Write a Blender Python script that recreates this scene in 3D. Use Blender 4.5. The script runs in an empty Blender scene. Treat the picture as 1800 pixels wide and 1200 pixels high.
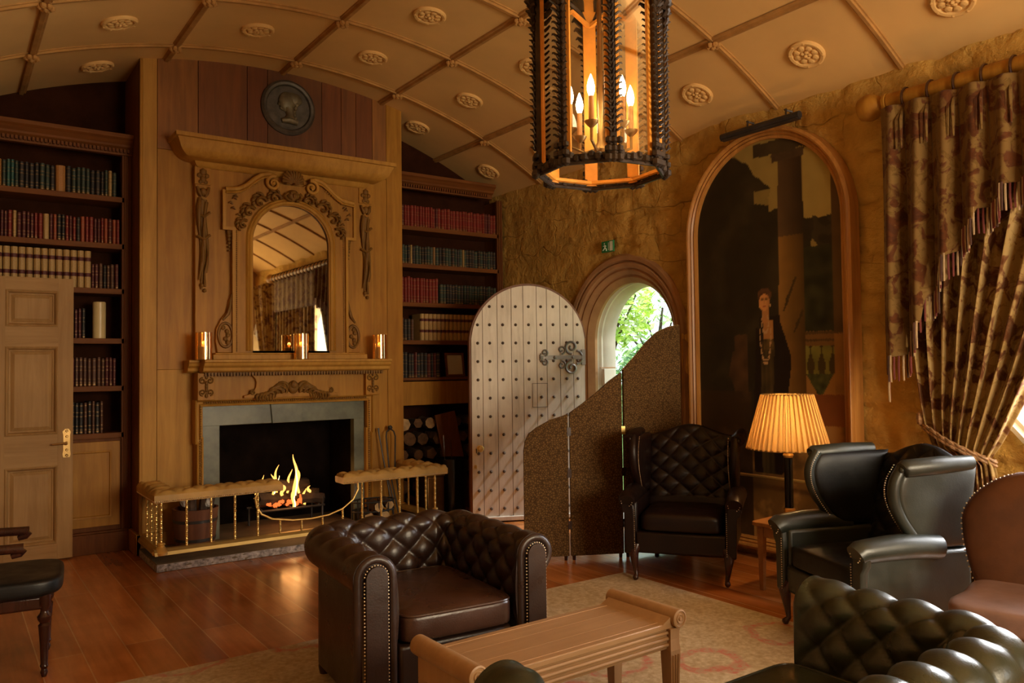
import bpy, math, random
from math import sin, cos, pi, sqrt, radians, atan2, hypot
from mathutils import Vector, Matrix, noise
from mathutils.geometry import delaunay_2d_cdt, tessellate_polygon

scn = bpy.context.scene
col = scn.collection
R = random.Random(7)

# ------------------------------------------------------------------ camera, world, light, exposure
def look_cam():
    yaw, pit, rol = radians(35.435), radians(1.731), radians(-0.682)
    f = Vector((sin(yaw)*cos(pit), cos(yaw)*cos(pit), sin(pit)))
    r = f.cross(Vector((0, 0, 1))).normalized(); u = r.cross(f)
    r2 = r*cos(rol)+u*sin(rol); u2 = -r*sin(rol)+u*cos(rol)
    cd = bpy.data.cameras.new('camera'); c = bpy.data.objects.new('camera', cd); col.objects.link(c)
    m = Matrix((r2, u2, -f)).transposed().to_4x4(); m.translation = Vector((0, 0, 1.4)); c.matrix_world = m
    cd.sensor_width = 36; cd.lens = 28.05; cd.clip_start = .02; cd.clip_end = 200
    scn.camera = c
look_cam()
w = bpy.data.worlds.new('sky'); scn.world = w; w.use_nodes = True
bg = w.node_tree.nodes['Background']; bg.inputs[0].default_value = (.80, .92, 1, 1); bg.inputs[1].default_value = 1.9
scn.view_settings.view_transform = 'Standard'; scn.view_settings.look = 'None'
scn.view_settings.exposure = 0.3; scn.view_settings.gamma = 1

def lamp(name, kind, loc, power, color, size=None, rot=None, spot=None, radius=None):
    ld = bpy.data.lights.new(name, kind); ld.energy = power; ld.color = color
    if size: ld.shape = 'RECTANGLE'; ld.size, ld.size_y = size
    if radius is not None: ld.shadow_soft_size = radius
    o = bpy.data.objects.new(name, ld); col.objects.link(o); o.location = loc
    if rot: o.rotation_euler = rot
    return o
sun = lamp('sun', 'SUN', (8, -3, 9), 3.0, (1, .95, .85)); sun.rotation_euler = (radians(42), 0, radians(60)); sun.data.angle = radians(4)
lamp('added_back_fill', 'AREA', (3.0, -2.35, 1.9), 225, (1, .79, .50), (2.3, 1.7), (radians(90), 0, 0))  # added light behind the camera to brighten the studded door and screen
lamp('daylight_round_window', 'AREA', (5.35, 1.3, 1.8), 240, (.97, .98, 1.0), (1.5, 1.6), (radians(90), 0, radians(90)))
lamp('daylight_second_round_window', 'AREA', (5.35, -1.5, 1.8), 70, (.97, .98, 1.0), (1.4, 1.5), (radians(90), 0, radians(90)))
try:
    scn.cycles.max_bounces = 7; scn.cycles.diffuse_bounces = 4; scn.cycles.glossy_bounces = 4
    scn.cycles.transmission_bounces = 6; scn.cycles.transparent_max_bounces = 10
    scn.cycles.sample_clamp_indirect = 4; scn.cycles.caustics_reflective = False; scn.cycles.caustics_refractive = False
    scn.cycles.use_denoising = True
except Exception: pass

# ------------------------------------------------------------------ materials
class N:
    def __init__(s, name):
        s.m = bpy.data.materials.new(name); s.m.use_nodes = True; s.t = s.m.node_tree
        s.b = s.t.nodes['Principled BSDF']; s.out = s.t.nodes['Material Output']
    def n(s, k, **kw):
        x = s.t.nodes.new(k)
        for a, v in kw.items():
            if a.startswith('_'): setattr(x, a[1:], v)
            else: x.inputs[a.replace('_', ' ')].default_value = v
        return x
    def l(s, a, b): s.t.links.new(a, b)
    def coord(s, scale=(1, 1, 1), rot=(0, 0, 0)):
        tc = s.n('ShaderNodeTexCoord'); mp = s.n('ShaderNodeMapping'); s.l(tc.outputs['Object'], mp.inputs[0])
        mp.inputs['Scale'].default_value = scale; mp.inputs['Rotation'].default_value = rot
        return mp.outputs[0]
    def noise(s, vec, scale, detail=4, rough=.6, dist=0):
        x = s.n('ShaderNodeTexNoise', Scale=scale, Detail=detail, Roughness=rough, Distortion=dist); s.l(vec, x.inputs['Vector']); return x.outputs[0]
    def ramp(s, fac, stops):
        x = s.n('ShaderNodeValToRGB'); s.l(fac, x.inputs[0]); e = x.color_ramp.elements
        while len(e) < len(stops): e.new(.5)
        for i, (p, c) in enumerate(stops): e[i].position = p; e[i].color = (*c, 1)
        return x.outputs[0]
    def mix(s, fac, a, b, mode='MIX'):
        x = s.n('ShaderNodeMix', _data_type='RGBA', _blend_type=mode)
        for i, v in ((0, fac), (6, a), (7, b)):
            if hasattr(v, 'links'): s.l(v, x.inputs[i])
            else: x.inputs[i].default_value = v if i == 0 else (*v, 1)
        return x.outputs[2]
    def bump(s, h, strength=.3, dist=.01):
        x = s.n('ShaderNodeBump', Strength=strength, Distance=dist); s.l(h, x.inputs['Height']); s.l(x.outputs[0], s.b.inputs['Normal'])
    def set(s, rough=.5, metal=0, spec=.5, coat=0):
        s.b.inputs['Roughness'].default_value = rough; s.b.inputs['Metallic'].default_value = metal
        s.b.inputs['Specular IOR Level'].default_value = spec; s.b.inputs['Coat Weight'].default_value = coat
        return s.m
def sc(c, k): return tuple(x*k for x in c)

def plain(name, c, rough=.5, metal=0, var=.25, scale=6, bump=.15, bs=60, spec=.5, coat=0):
    n = N(name); v = n.coord()
    a = n.noise(v, scale); n.l(n.ramp(a, [(.3, sc(c, 1-var)), (.7, sc(c, 1+var))]), n.b.inputs['Base Color'])
    if bump: n.bump(n.noise(v, bs, 3), bump, .004)
    return n.set(rough, metal, spec, coat)
def wood(name, c, c2, rough=.5, axis='z', g=1.0, bump=.25, spec=.4):
    n = N(name); s = {'z': (9, 9, .7), 'x': (.7, 9, 9), 'y': (9, .7, 9)}[axis]
    v = n.coord(tuple(k*g for k in s)); a = n.noise(v, 2.2, 6, .65, .6)
    b = n.noise(n.coord((1.2, 1.2, 1.2)), 1.6, 3)
    cc = n.ramp(a, [(.28, c2), (.5, sc([(p+q)/2 for p, q in zip(c, c2)], 1)), (.72, c)])
    n.l(n.mix(.55, cc, n.ramp(b, [(.3, sc((.75, .68, .6), 1)), (.7, (1.1, 1.08, 1.05))]), 'MULTIPLY'), n.b.inputs['Base Color'])
    n.bump(a, bump, .004); return n.set(rough, 0, spec)

PINE = wood('honey_pine', (.42, .205, .026), (.27, .115, .012), .5, spec=.25)
PINEX = PINE
PINELT = wood('pale_pine', (.50, .27, .052), (.34, .165, .026), .55, spec=.25)
PLANK = [wood('dark_plank_%s' % k, c, sc(c, .55), .5) for k, c in (('umber', (.15, .050, .008)), ('red', (.19, .055, .008)), ('brown', (.23, .075, .013)), ('tan', (.33, .13, .024)))]
SHELF = wood('bookcase_oak', (.20, .070, .014), (.11, .036, .008), .6, 'x', spec=.2)
SHELFV = wood('bookcase_oak_upright', (.17, .056, .011), (.09, .028, .006), .6, spec=.2)
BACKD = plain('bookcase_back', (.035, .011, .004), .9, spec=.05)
CARVE = wood('carved_wood_shaded', (.23, .115, .024), (.12, .055, .010), .55, g=1.5, spec=.25)  # darker than the pine, crevice shade put into the carving's colour
BENCHW = wood('limed_oak', (.42, .25, .12), (.33, .19, .085), .42, 'x', 1.4)
BENCHV = wood('limed_oak_upright', (.42, .25, .12), (.33, .19, .085), .42, 'z', 1.4)
DOORW = wood('scrubbed_pine_door', (.44, .27, .11), (.31, .175, .065), .6, spec=.25)
DOORX = wood('scrubbed_pine_rail', (.44, .27, .11), (.31, .175, .065), .6, 'x', spec=.25)
DARKW = wood('ebonised_wood', (.05, .014, .008), (.02, .006, .004), .25, spec=.6)
TABLEW = wood('side_table_wood', (.40, .19, .065), (.27, .12, .04), .4, 'x')
BUCKETW = wood('bucket_staves', (.20, .075, .035), (.10, .035, .018), .6)
BARK = plain('bark', (.07, .04, .025), .9, var=.5, scale=20, bump=.6, bs=40)
CUTWOOD = plain('cut_log_end', (.42, .26, .12), .8, var=.35, scale=14)
DARKCUT = plain('dimmed_log_end', (.13, .06, .022), .85, var=.5, scale=14)  # cut log ends darkened for the dimness of the niche
CHAR = plain('charred_log', (.03, .018, .013), .9, var=.6, scale=18, bump=.8, bs=50)
def floor_mat():
    n = N('oak_floorboards'); v = n.coord(rot=(0, 0, pi/2))
    br = n.n('ShaderNodeTexBrick', Scale=1.0, Mortar_Size=.0035, Mortar_Smooth=.4, Bias=0, Brick_Width=1.9, Row_Height=.19)
    n.l(v, br.inputs['Vector']); br.inputs['Color1'].default_value = (.60, .23, .062, 1); br.inputs['Color2'].default_value = (.36, .12, .03, 1); br.inputs['Mortar'].default_value = (.60, .32, .13, 1); br.offset = .37
    a = n.noise(n.coord((12, .9, 1)), 2.0, 4, .55, .3); b = n.noise(n.coord(), 2.6, 4)
    c = n.mix(.75, br.outputs['Color'], n.ramp(a, [(.3, (.72, .68, .62)), (.7, (1.15, 1.12, 1.1))]), 'MULTIPLY')
    c = n.mix(.6, c, n.ramp(b, [(.3, (.65, .6, .6)), (.7, (1.25, 1.2, 1.15))]), 'MULTIPLY')
    n.l(c, n.b.inputs['Base Color']); n.bump(a, .12, .003)
    n.l(n.ramp(a, [(.2, (.15,)*3), (.8, (.28,)*3)]), n.b.inputs['Roughness']); m = n.set(.2, 0, .5)
    return m
FLOOR = floor_mat()
def plaster_stone(name, c):
    n = N(name); v = n.coord((1, 1, 1))
    mp = n.coord((1, 1, 1), (0, radians(90), radians(90)))
    v2 = n.n('ShaderNodeCombineXYZ'); tc = n.n('ShaderNodeTexCoord'); sp = n.n('ShaderNodeSeparateXYZ'); n.l(tc.outputs['Object'], sp.inputs[0])
    n.l(sp.outputs[1], v2.inputs[0]); n.l(sp.outputs[2], v2.inputs[1])
    wob = n.n('ShaderNodeTexNoise', Scale=1.8, Detail=3); n.l(v2.outputs[0], wob.inputs['Vector'])
    ad = n.n('ShaderNodeVectorMath', _operation='MULTIPLY_ADD'); n.l(wob.outputs['Color'], ad.inputs[0]); ad.inputs[1].default_value = (.5, .40, 0); n.l(v2.outputs[0], ad.inputs[2])
    br = n.n('ShaderNodeTexBrick', Scale=1, Mortar_Size=.008, Mortar_Smooth=1, Brick_Width=.55, Row_Height=.27); n.l(ad.outputs[0], br.inputs['Vector'])
    br.inputs['Color1'].default_value = (1, 1, 1, 1); br.inputs['Color2'].default_value = (.8, .8, .8, 1); br.inputs['Mortar'].default_value = (0, 0, 0, 1)
    a = n.noise(v, 5, 8, .62, .4); b = n.noise(v, 1.5, 4)
    base = n.ramp(a, [(.25, sc(c, .72)), (.5, c), (.78, sc(c, 1.25))])
    base = n.mix(.6, base, n.ramp(b, [(.3, (.68, .62, .5)), (.7, (1.12, 1.1, 1.05))]), 'MULTIPLY')
    fm = n.n('ShaderNodeMath', _operation='MULTIPLY'); n.l(br.outputs['Fac'], fm.inputs[0]); n.l(n.ramp(n.noise(v, 1.3, 3), [(.42, (0,)*3), (.6, (.7,)*3)]), fm.inputs[1])
    n.l(n.mix(fm.outputs[0], base, sc(c, .6)), n.b.inputs['Base Color'])
    # relief: stone courses plus lumpy render
    mt = n.n('ShaderNodeMath', _operation='MULTIPLY_ADD'); n.l(fm.outputs[0], mt.inputs[0]); mt.inputs[1].default_value = -.25; m2 = n.n('ShaderNodeMath', _operation='MULTIPLY_ADD'); n.l(n.noise(n.coord((1, 1, 1.8)), 15, 5, .6), m2.inputs[0]); m2.inputs[1].default_value = .45; n.l(a, m2.inputs[2]); n.l(m2.outputs[0], mt.inputs[2])
    n.bump(mt.outputs[0], 1.0, .045); return n.set(.9, 0, .15)
STONE = plaster_stone('rough_rendered_stone', (.60, .375, .10))
ARCHST = plain('arch_moulding_stone', (.36, .20, .095), .75, var=.25, scale=3, bump=.2, bs=40, spec=.2)
PALEST = plain('pale_dressed_stone', (.62, .57, .48), .85, var=.12, scale=3, bump=.2, bs=60, spec=.15)
PLASTER = plain('ceiling_plaster', (.68, .43, .165), .85, var=.10, scale=1.2, bump=.12, bs=25, spec=.15)
RIB = plain('shaded_rib_plaster', (.40, .21, .065), .8, var=.2, scale=9, bump=.25, bs=60, spec=.15)  # darker than the ceiling plaster, rib shading put into the colour; bosses share it
WALLP = plain('tan_wall', (.40, .24, .10), .85, var=.15, scale=2, spec=.1)
MARBLE = plain('grey_green_marble', (.115, .12, .085), .35, var=.55, scale=4, bump=.05)
HEARTH = plain('hearth_flag', (.15, .115, .07), .7, var=.35, scale=6, bump=.3)
CHIP = plain('chipped_grey_hearth_edge', (.30, .27, .27), .7, var=.75, scale=34, bump=.9, bs=60)
SOOT = plain('sooty_brick', (.007, .0045, .0035), .95, var=.5, scale=6, bump=.4, bs=30, spec=.05)
BRASS = plain('polished_brass', (.88, .62, .22), .34, .85, var=.12, bump=.03)
OLDBR = plain('aged_brass', (.38, .24, .09), .4, 1, var=.3, bump=.15)
IRON = plain('wrought_iron', (.06, .055, .055), .5, .7, var=.3, bump=.3)
STUDIR = plain('iron_stud', (.10, .075, .06), .45, .6, var=.3, bump=.3)
NAIL = plain('nail_head', (.75, .6, .42), .3, 1, var=.1, bump=0)
BLACK = plain('black_lacquer', (.008, .007, .007), .2, 0, var=.2, bump=0)
def leather(name, c, rough=.3, var=.35, spec=.5, coat=.0):
    n = N(name); v = n.coord(); a = n.noise(v, 4, 5); n.l(n.ramp(a, [(.3, sc(c, 1-var)), (.7, sc(c, 1+var))]), n.b.inputs['Base Color'])
    vo = n.n('ShaderNodeTexVoronoi', Scale=140); n.l(v, vo.inputs['Vector'])
    mt = n.n('ShaderNodeMath', _operation='MULTIPLY_ADD'); n.l(vo.outputs[0], mt.inputs[0]); mt.inputs[1].default_value = .25; n.l(n.noise(v, 22, 4), mt.inputs[2])
    n.bump(mt.outputs[0], .22, .004); m = n.set(rough, 0, spec, coat); n.b.inputs['Coat Roughness'].default_value = .25
    n.l(n.ramp(n.noise(v, 7, 3), [(.3, (rough*.8,)*3), (.7, (rough*1.3,)*3)]), n.b.inputs['Roughness']); return m
BROWNL = leather('dark_brown_leather', (.026, .012, .008), .32, spec=.55)
CUSHL = leather('brown_cushion_leather', (.045, .018, .010), .30, spec=.55)
GREENL = leather('bottle_green_leather', (.024, .027, .013), .33, spec=.6)
LITGL = leather('green_leather_lit_side', (.022, .026, .020), .38, spec=.6)  # wing chair's outer leather, paler for the window light falling on it
OXL = leather('oxblood_leather', (.010, .0035, .0025), .36, spec=.35)
BLACKL = leather('black_and_shaded_leather', (.006, .006, .006), .42, spec=.35)  # black; also puts shade into the inner faces of one wing chair
TANL = leather('worn_tan_leather', (.085, .030, .011), .5, spec=.35)
TANSEAT = leather('top_lit_rose_leather', (.20, .115, .09), .4, spec=.45)  # rose seat leather, paled for the light on its top
FENDL = leather('ochre_leather', (.43, .245, .065), .45, var=.3, spec=.4)
def curtain_mat(name, base, dark):
    n = N(name); v = n.coord((1, 1, 1)); a = n.noise(v, 10, 3, .55, .8); b = n.noise(v, 14, 3, .5, 1.2)
    c = n.ramp(a, [(.50, base), (.56, sc(dark, 1.3)), (.60, (.10, .032, .008)), (.68, dark)])
    c2 = n.ramp(b, [(.52, (1, 1, 1)), (.58, (.62, .56, .36)), (.66, (.8, .74, .6))])
    n.l(n.mix(.7, c, c2, 'MULTIPLY'), n.b.inputs['Base Color']); n.bump(n.noise(v, 90, 2), .1, .003)
    n.b.inputs['Sheen Weight'].default_value = .1; return n.set(.85, 0, .15)
CURT = curtain_mat('floral_chintz', (.17, .10, .030), (.07, .024, .009))
CURTIN = curtain_mat('floral_chintz_lit', (.34, .23, .09), (.13, .06, .025))  # lit copy of the chintz, window light put into its colour
FRNG = [plain('fringe_%s' % k, c, .8, bump=.6, bs=90) for k, c in (('cream', (.42, .30, .17)), ('red', (.16, .035, .03)), ('brown', (.07, .03, .02)))]
ROPE = plain('silk_rope', (.34, .20, .10), .7, var=.6, scale=50, bump=.6)
def screen_mat():
    n = N('leaf_patterned_screen_fabric'); v = n.coord(); vo = n.n('ShaderNodeTexVoronoi', _feature='DISTANCE_TO_EDGE', Scale=62, Randomness=1); n.l(v, vo.inputs['Vector'])
    n.l(n.ramp(vo.outputs[0], [(.06, (.060, .030, .010)), (.20, (.150, .082, .028))]), n.b.inputs['Base Color']); n.bump(n.noise(v, 120, 2), .2, .002)
    return n.set(.8, 0, .15)
SCREEN = screen_mat()
def studdoor_mat():
    n = N('weathered_white_paint'); v = n.coord((6, 6, .6)); a = n.noise(v, 2.5, 6, .7)
    b = n.noise(n.coord(), 3, 3)
    c = n.ramp(a, [(.25, (.50, .44, .37)), (.5, (.72, .66, .58)), (.8, (.82, .77, .70))])
    n.l(n.mix(.6, c, n.ramp(b, [(.3, (.78, .75, .72)), (.7, (1.05, 1.05, 1.05))]), 'MULTIPLY'), n.b.inputs['Base Color']); n.bump(a, .25, .004)
    return n.set(.5, 0, .4)
WHITED = studdoor_mat()
def rug_mat():
    n = N('faded_floral_rug_weave'); v = n.coord(); a = n.noise(v, 3.4, 3, .6, 1.5); f = n.noise(v, 40, 4)
    vo = n.n('ShaderNodeTexVoronoi', Scale=1.9, _feature='F1'); wn = n.n('ShaderNodeTexNoise', Scale=5, Detail=3); n.l(v, wn.inputs['Vector']); wa = n.n('ShaderNodeVectorMath', _operation='MULTIPLY_ADD'); n.l(wn.outputs['Color'], wa.inputs[0]); wa.inputs[1].default_value = (.25, .25, 0); n.l(v, wa.inputs[2]); n.l(wa.outputs[0], vo.inputs['Vector'])
    base = n.ramp(f, [(.3, (.40, .30, .18)), (.7, (.62, .50, .34))])
    base = n.mix(n.ramp(a, [(.44, (0, 0, 0)), (.47, (.3,)*3), (.50, (.3,)*3), (.53, (0, 0, 0))]), base, (.36, .25, .13))
    base = n.mix(n.ramp(vo.outputs[0], [(.0, (.55,)*3), (.13, (.65,)*3), (.17, (0,)*3), (.30, (0,)*3), (.325, (.7,)*3), (.37, (.7,)*3), (.40, (0,)*3)]), base, n.ramp(f, [(.4, (.46, .32, .22)), (.6, (.50, .09, .08))]))
    n.l(base, n.b.inputs['Base Color']); n.bump(n.noise(v, 220, 2), .5, .004); return n.set(.95, 0, .05)
RUG = rug_mat()
def emit(name, c, s, base=(0, 0, 0)):
    n = N(name); n.b.inputs['Base Color'].default_value = (*base, 1); n.b.inputs['Emission Color'].default_value = (*c, 1); n.b.inputs['Emission Strength'].default_value = s
    return n.m
BULB = emit('lit_bulb', (1, .80, .45), 22); FLAME = emit('fire_flame', (1, .42, .08), 2.2); FLAMEC = emit('fire_flame_core', (1, .68, .28), 3.2)
EMBER = emit('embers', (1, .16, .03), 1.2); WICK = emit('candle_flame', (1, .33, .07), 5)
WAX = plain('cream_wax', (.58, .45, .22), .35, var=.06, bump=0); TUBEW = plain('candle_tube', (.50, .24, .07), .5, var=.1)
def glassy(name, c, mixf, rough=.02):
    n = N(name); t = n.n('ShaderNodeBsdfTransparent'); t.inputs[0].default_value = (*c, 1); g = n.n('ShaderNodeBsdfGlossy', Roughness=rough)
    g.inputs[0].default_value = (1, 1, 1, 1); mx = n.n('ShaderNodeMixShader'); fr = n.n('ShaderNodeFresnel', IOR=mixf)
    n.l(fr.outputs[0], mx.inputs[0]); n.l(t.outputs[0], mx.inputs[1]); n.l(g.outputs[0], mx.inputs[2]); n.l(mx.outputs[0], n.out.inputs[0]); return n.m
GLASS = glassy('clear_pane', (.97, .96, .94), 1.5)
GOLDGL = None
def goldglass():
    n = N('gold_mirrored_glass'); t = n.n('ShaderNodeBsdfTransparent'); t.inputs[0].default_value = (1, .82, .55, 1); g = n.n('ShaderNodeBsdfGlossy', Roughness=.08)
    g.inputs[0].default_value = (.88, .70, .42, 1); mx = n.n('ShaderNodeMixShader'); mx.inputs[0].default_value = .4
    n.l(t.outputs[0], mx.inputs[1]); n.l(g.outputs[0], mx.inputs[2]); n.l(mx.outputs[0], n.out.inputs[0]); return n.m
GOLDGL = goldglass()
MIRR = plain('silvered_glass', (.42, .37, .26), .02, 1, var=.05, bump=0)
def shade_mat():
    n = N('pleated_lamp_shade_silk'); n.b.inputs['Base Color'].default_value = (.62, .40, .16, 1)
    tr = n.n('ShaderNodeBsdfTranslucent'); tr.inputs[0].default_value = (.85, .50, .16, 1); mx = n.n('ShaderNodeMixShader'); mx.inputs[0].default_value = .55
    n.l(n.b.outputs[0], mx.inputs[1]); n.l(tr.outputs[0], mx.inputs[2]); n.l(mx.outputs[0], n.out.inputs[0]); n.set(.8, 0, .1); return n.m
SHADE = shade_mat(); DULLBR = plain('dull_brass_base', (.48, .33, .11), .5, .6, var=.15, bump=.05)
LANT = plain('dark_bronze_lantern', (.045, .028, .016), .45, .5, var=.5, scale=20, bump=.4)
LANTIN = plain('gilded_lantern_inside', (.88, .36, .045), .5, .1, var=.15, scale=12, bump=.2)
BRONZE = plain('grey_bronze_plaque', (.085, .075, .06), .5, .5, var=.4, scale=14, bump=.4)
GILT = wood('gilded_frame', (.50, .24, .06), (.30, .13, .03), .38, 'z')
PAPER = plain('pale_paper', (.55, .52, .48), .7, var=.05, bump=0)
BOOKC = {k: plain('book_%s' % k, c, .55, var=.3, scale=30, bump=.3) for k, c in dict(green=(.028, .045, .033), teal=(.03, .10, .085), black=(.022, .018, .016), red=(.19, .016, .008), maroon=(.09, .014, .012), brown=(.09, .035, .016), cream=(.42, .27, .10), orange=(.36, .16, .04), tan=(.22, .12, .045), rust=(.30, .06, .02)).items()}
BOOKG = plain('book_gilt', (.27, .15, .05), .4, .4, var=.4, scale=60)
GRASS = plain('lawn', (.20, .34, .07), .9, var=.4, scale=3)
LEAF = [plain('leaf_%s' % k, sc(c, 1.25), .6, var=.35, scale=5, bump=0) for k, c in (('lime', (.45, .62, .10)), ('mid', (.25, .42, .12)), ('deep', (.10, .22, .07)), ('pale', (.60, .68, .36)))]

# ------------------------------------------------------------------ mesh builder
class B:
    def __init__(s): s.v = []; s.f = []; s.m = []
    def add(s, vs, fs, m=0):
        k = len(s.v); s.v += [tuple(p) for p in vs]; s.f += [tuple(i+k for i in f) for f in fs]; s.m += [m]*len(fs); return s
    def box(s, x0, x1, y0, y1, z0, z1, m=0, T=None):
        vs = [Vector((x, y, z)) for z in (z0, z1) for y in (y0, y1) for x in (x0, x1)]
        if T is not None: vs = [T @ p for p in vs]
        return s.add(vs, [(0, 2, 3, 1), (4, 5, 7, 6), (0, 1, 5, 4), (2, 6, 7, 3), (0, 4, 6, 2), (1, 3, 7, 5)], m)
    def prism(s, poly, fn, t0, t1, m=0):
        n = len(poly); vs = [fn(a, b, t0) for a, b in poly]+[fn(a, b, t1) for a, b in poly]
        fs = [(i, (i+1) % n, n+(i+1) % n, n+i) for i in range(n)]
        tri = tessellate_polygon([[Vector((a, b, 0)) for a, b in poly]])
        fs += [tuple(t) for t in tri]+[tuple(n+i for i in reversed(t)) for t in tri]
        return s.add(vs, fs, m)
    def tube(s, pts, r, n=8, m=0, closed=False, caps=True):
        pts = [Vector(p) for p in pts]; L = len(pts); rr = r if isinstance(r, (list, tuple)) else [r]*L
        up = Vector((0, 0, 1)); prev = None; vs = []
        for i, p in enumerate(pts):
            a = pts[(i-1) % L] if (closed or i) else p; b = pts[(i+1) % L] if (closed or i < L-1) else p
            t = (b-a); t = t.normalized() if t.length > 1e-9 else Vector((0, 0, 1))
            if prev is None: x = t.orthogonal().normalized() if abs(t.z) > .95 else t.cross(up).normalized()
            else: x = (prev-t*prev.dot(t)); x = x.normalized() if x.length > 1e-6 else t.orthogonal().normalized()
            prev = x; y = t.cross(x)
            vs += [p+x*rr[i]*cos(2*pi*k/n)+y*rr[i]*sin(2*pi*k/n) for k in range(n)]
        fs = []
        for i in range(L if closed else L-1):
            j = (i+1) % L
            fs += [(i*n+k, i*n+(k+1) % n, j*n+(k+1) % n, j*n+k) for k in range(n)]
        if caps and not closed: fs += [tuple(reversed(range(n))), tuple((L-1)*n+k for k in range(n))]
        return s.add(vs, fs, m)
    def lathe(s, prof, c=(0, 0, 0), n=20, m=0, T=None, caps=True, wob=None):
        vs = []
        for r, z in prof:
            for k in range(n):
                a = 2*pi*k/n; rk = r*(wob(a, z) if wob else 1); p = Vector((c[0]+rk*cos(a), c[1]+rk*sin(a), c[2]+z)); vs.append(T @ p if T is not None else p)
        L = len(prof); fs = [(i*n+k, i*n+(k+1) % n, (i+1)*n+(k+1) % n, (i+1)*n+k) for i in range(L-1) for k in range(n)]
        if caps:
            if prof[0][0] > 1e-4: fs.append(tuple(reversed(range(n))))
            if prof[-1][0] > 1e-4: fs.append(tuple((L-1)*n+k for k in range(n)))
        return s.add(vs, fs, m)
    def surf(s, fn, nu, nv, cu=False, cv=False, m=0):
        vs = [fn(i/(nu if cu else nu-1), j/(nv if cv else nv-1)) for i in range(nu) for j in range(nv)]
        fs = [(i*nv+j, ((i+1) % nu)*nv+j, ((i+1) % nu)*nv+(j+1) % nv, i*nv+(j+1) % nv) for i in range(nu if cu else nu-1) for j in range(nv if cv else nv-1)]
        return s.add(vs, fs, m)
    def ball(s, c, r, n=8, m=0, sq=(1, 1, 1)):
        c = Vector(c)
        return s.surf(lambda u, v: c+Vector((r*sq[0]*sin(pi*(.02+.96*v))*cos(2*pi*u), r*sq[1]*sin(pi*(.02+.96*v))*sin(2*pi*u), r*sq[2]*cos(pi*(.02+.96*v)))), n, max(4, n*2//3), True, False, m)
    def sweep(s, path, prof, fn, closed=False, m=0, cap=True):
        """profile (n, d) swept along a 2-D path; fn(a, b, d) gives the world point, n is offset to the left of travel"""
        L = len(path); P = [Vector(p) for p in path]; K = len(prof); vs = []
        for i in range(L):
            a = P[i-1] if (closed or i) else None; b = P[(i+1) % L] if (closed or i < L-1) else None
            d1 = (P[i]-a).normalized() if a is not None else None; d2 = (b-P[i]).normalized() if b is not None else None
            n1 = Vector((-d1.y, d1.x)) if d1 else None; n2 = Vector((-d2.y, d2.x)) if d2 else None
            if n1 and n2: nn = (n1+n2); nn = nn.normalized() if nn.length > 1e-6 else n1; nn = nn/max(.35, nn.dot(n1))
            else: nn = n1 or n2
            vs += [fn(P[i].x+nn.x*q, P[i].y+nn.y*q, d) for q, d in prof]
        fs = [(i*K+k, i*K+k+1, ((i+1) % L)*K+k+1, ((i+1) % L)*K+k) for i in range(L if closed else L-1) for k in range(K-1)]
        if cap and not closed and K > 2: fs += [tuple(range(K)), tuple((L-1)*K+k for k in reversed(range(K)))]
        return s.add(vs, fs, m)
    def build(s, name, mats, parent=None, loc=(0, 0, 0), rz=0, smooth=35, bevel=0, seg=2, sub=0, solid=0):
        me = bpy.data.meshes.new(name); me.from_pydata(s.v, [], s.f)
        for mt in (mats if isinstance(mats, (list, tuple)) else [mats]): me.materials.append(mt)
        me.polygons.foreach_set('material_index', s.m)
        o = bpy.data.objects.new(name, me); col.objects.link(o); o.location = loc; o.rotation_euler = (0, 0, rz)
        import bmesh
        bm = bmesh.new(); bm.from_mesh(me); bmesh.ops.recalc_face_normals(bm, faces=bm.faces[:]); bm.to_mesh(me); bm.free()
        if smooth:
            me.polygons.foreach_set('use_smooth', [True]*len(me.polygons)); me.set_sharp_from_angle(angle=radians(smooth))
        if bevel: md = o.modifiers.new('b', 'BEVEL'); md.width = bevel; md.segments = seg; md.limit_method = 'ANGLE'; md.angle_limit = radians(40)
        if sub: md = o.modifiers.new('s', 'SUBSURF'); md.levels = md.render_levels = sub
        if solid: md = o.modifiers.new('t', 'SOLIDIFY'); md.thickness = solid; md.offset = 0
        if parent: o.parent = parent
        return o
def thing(name, label, cat, loc=(0, 0, 0), rz=0, group=None):
    o = bpy.data.objects.new(name, None); o.empty_display_size = .1; col.objects.link(o); o.location = loc; o.rotation_euler = (0, 0, rz); return tag(o, label, cat, group)
def tag(o, label, cat, group=None, kind=None):
    o['label'] = label; o['category'] = cat
    if group: o['group'] = group
    if kind: o['kind'] = kind
    return o
def struct(o): o['kind'] = 'structure'; return o
def copy_tree(o, parent=None):
    c = o.copy(); col.objects.link(c); c.parent = parent
    for ch in list(o.children): copy_tree(ch, c)
    return c
XZ = lambda a, b, t: (a, t, b)      # elevation facing -y
YZ = lambda a, b, t: (t, a, b)      # elevation facing x
XY = lambda a, b, t: (a, b, t)
def arc(cx, cz, r, a0, a1, n, rz=None): return [(cx+r*cos(radians(a0+(a1-a0)*i/n)), cz+(rz or r)*sin(radians(a0+(a1-a0)*i/n))) for i in range(n+1)]
def spiral(c, r0, r1, a0, turns, n=26): return [(c[0]+(r0+(r1-r0)*t)*cos(a0+turns*2*pi*t), c[1]+(r0+(r1-r0)*t)*sin(a0+turns*2*pi*t)) for t in [i/n for i in range(n+1)]]

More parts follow.
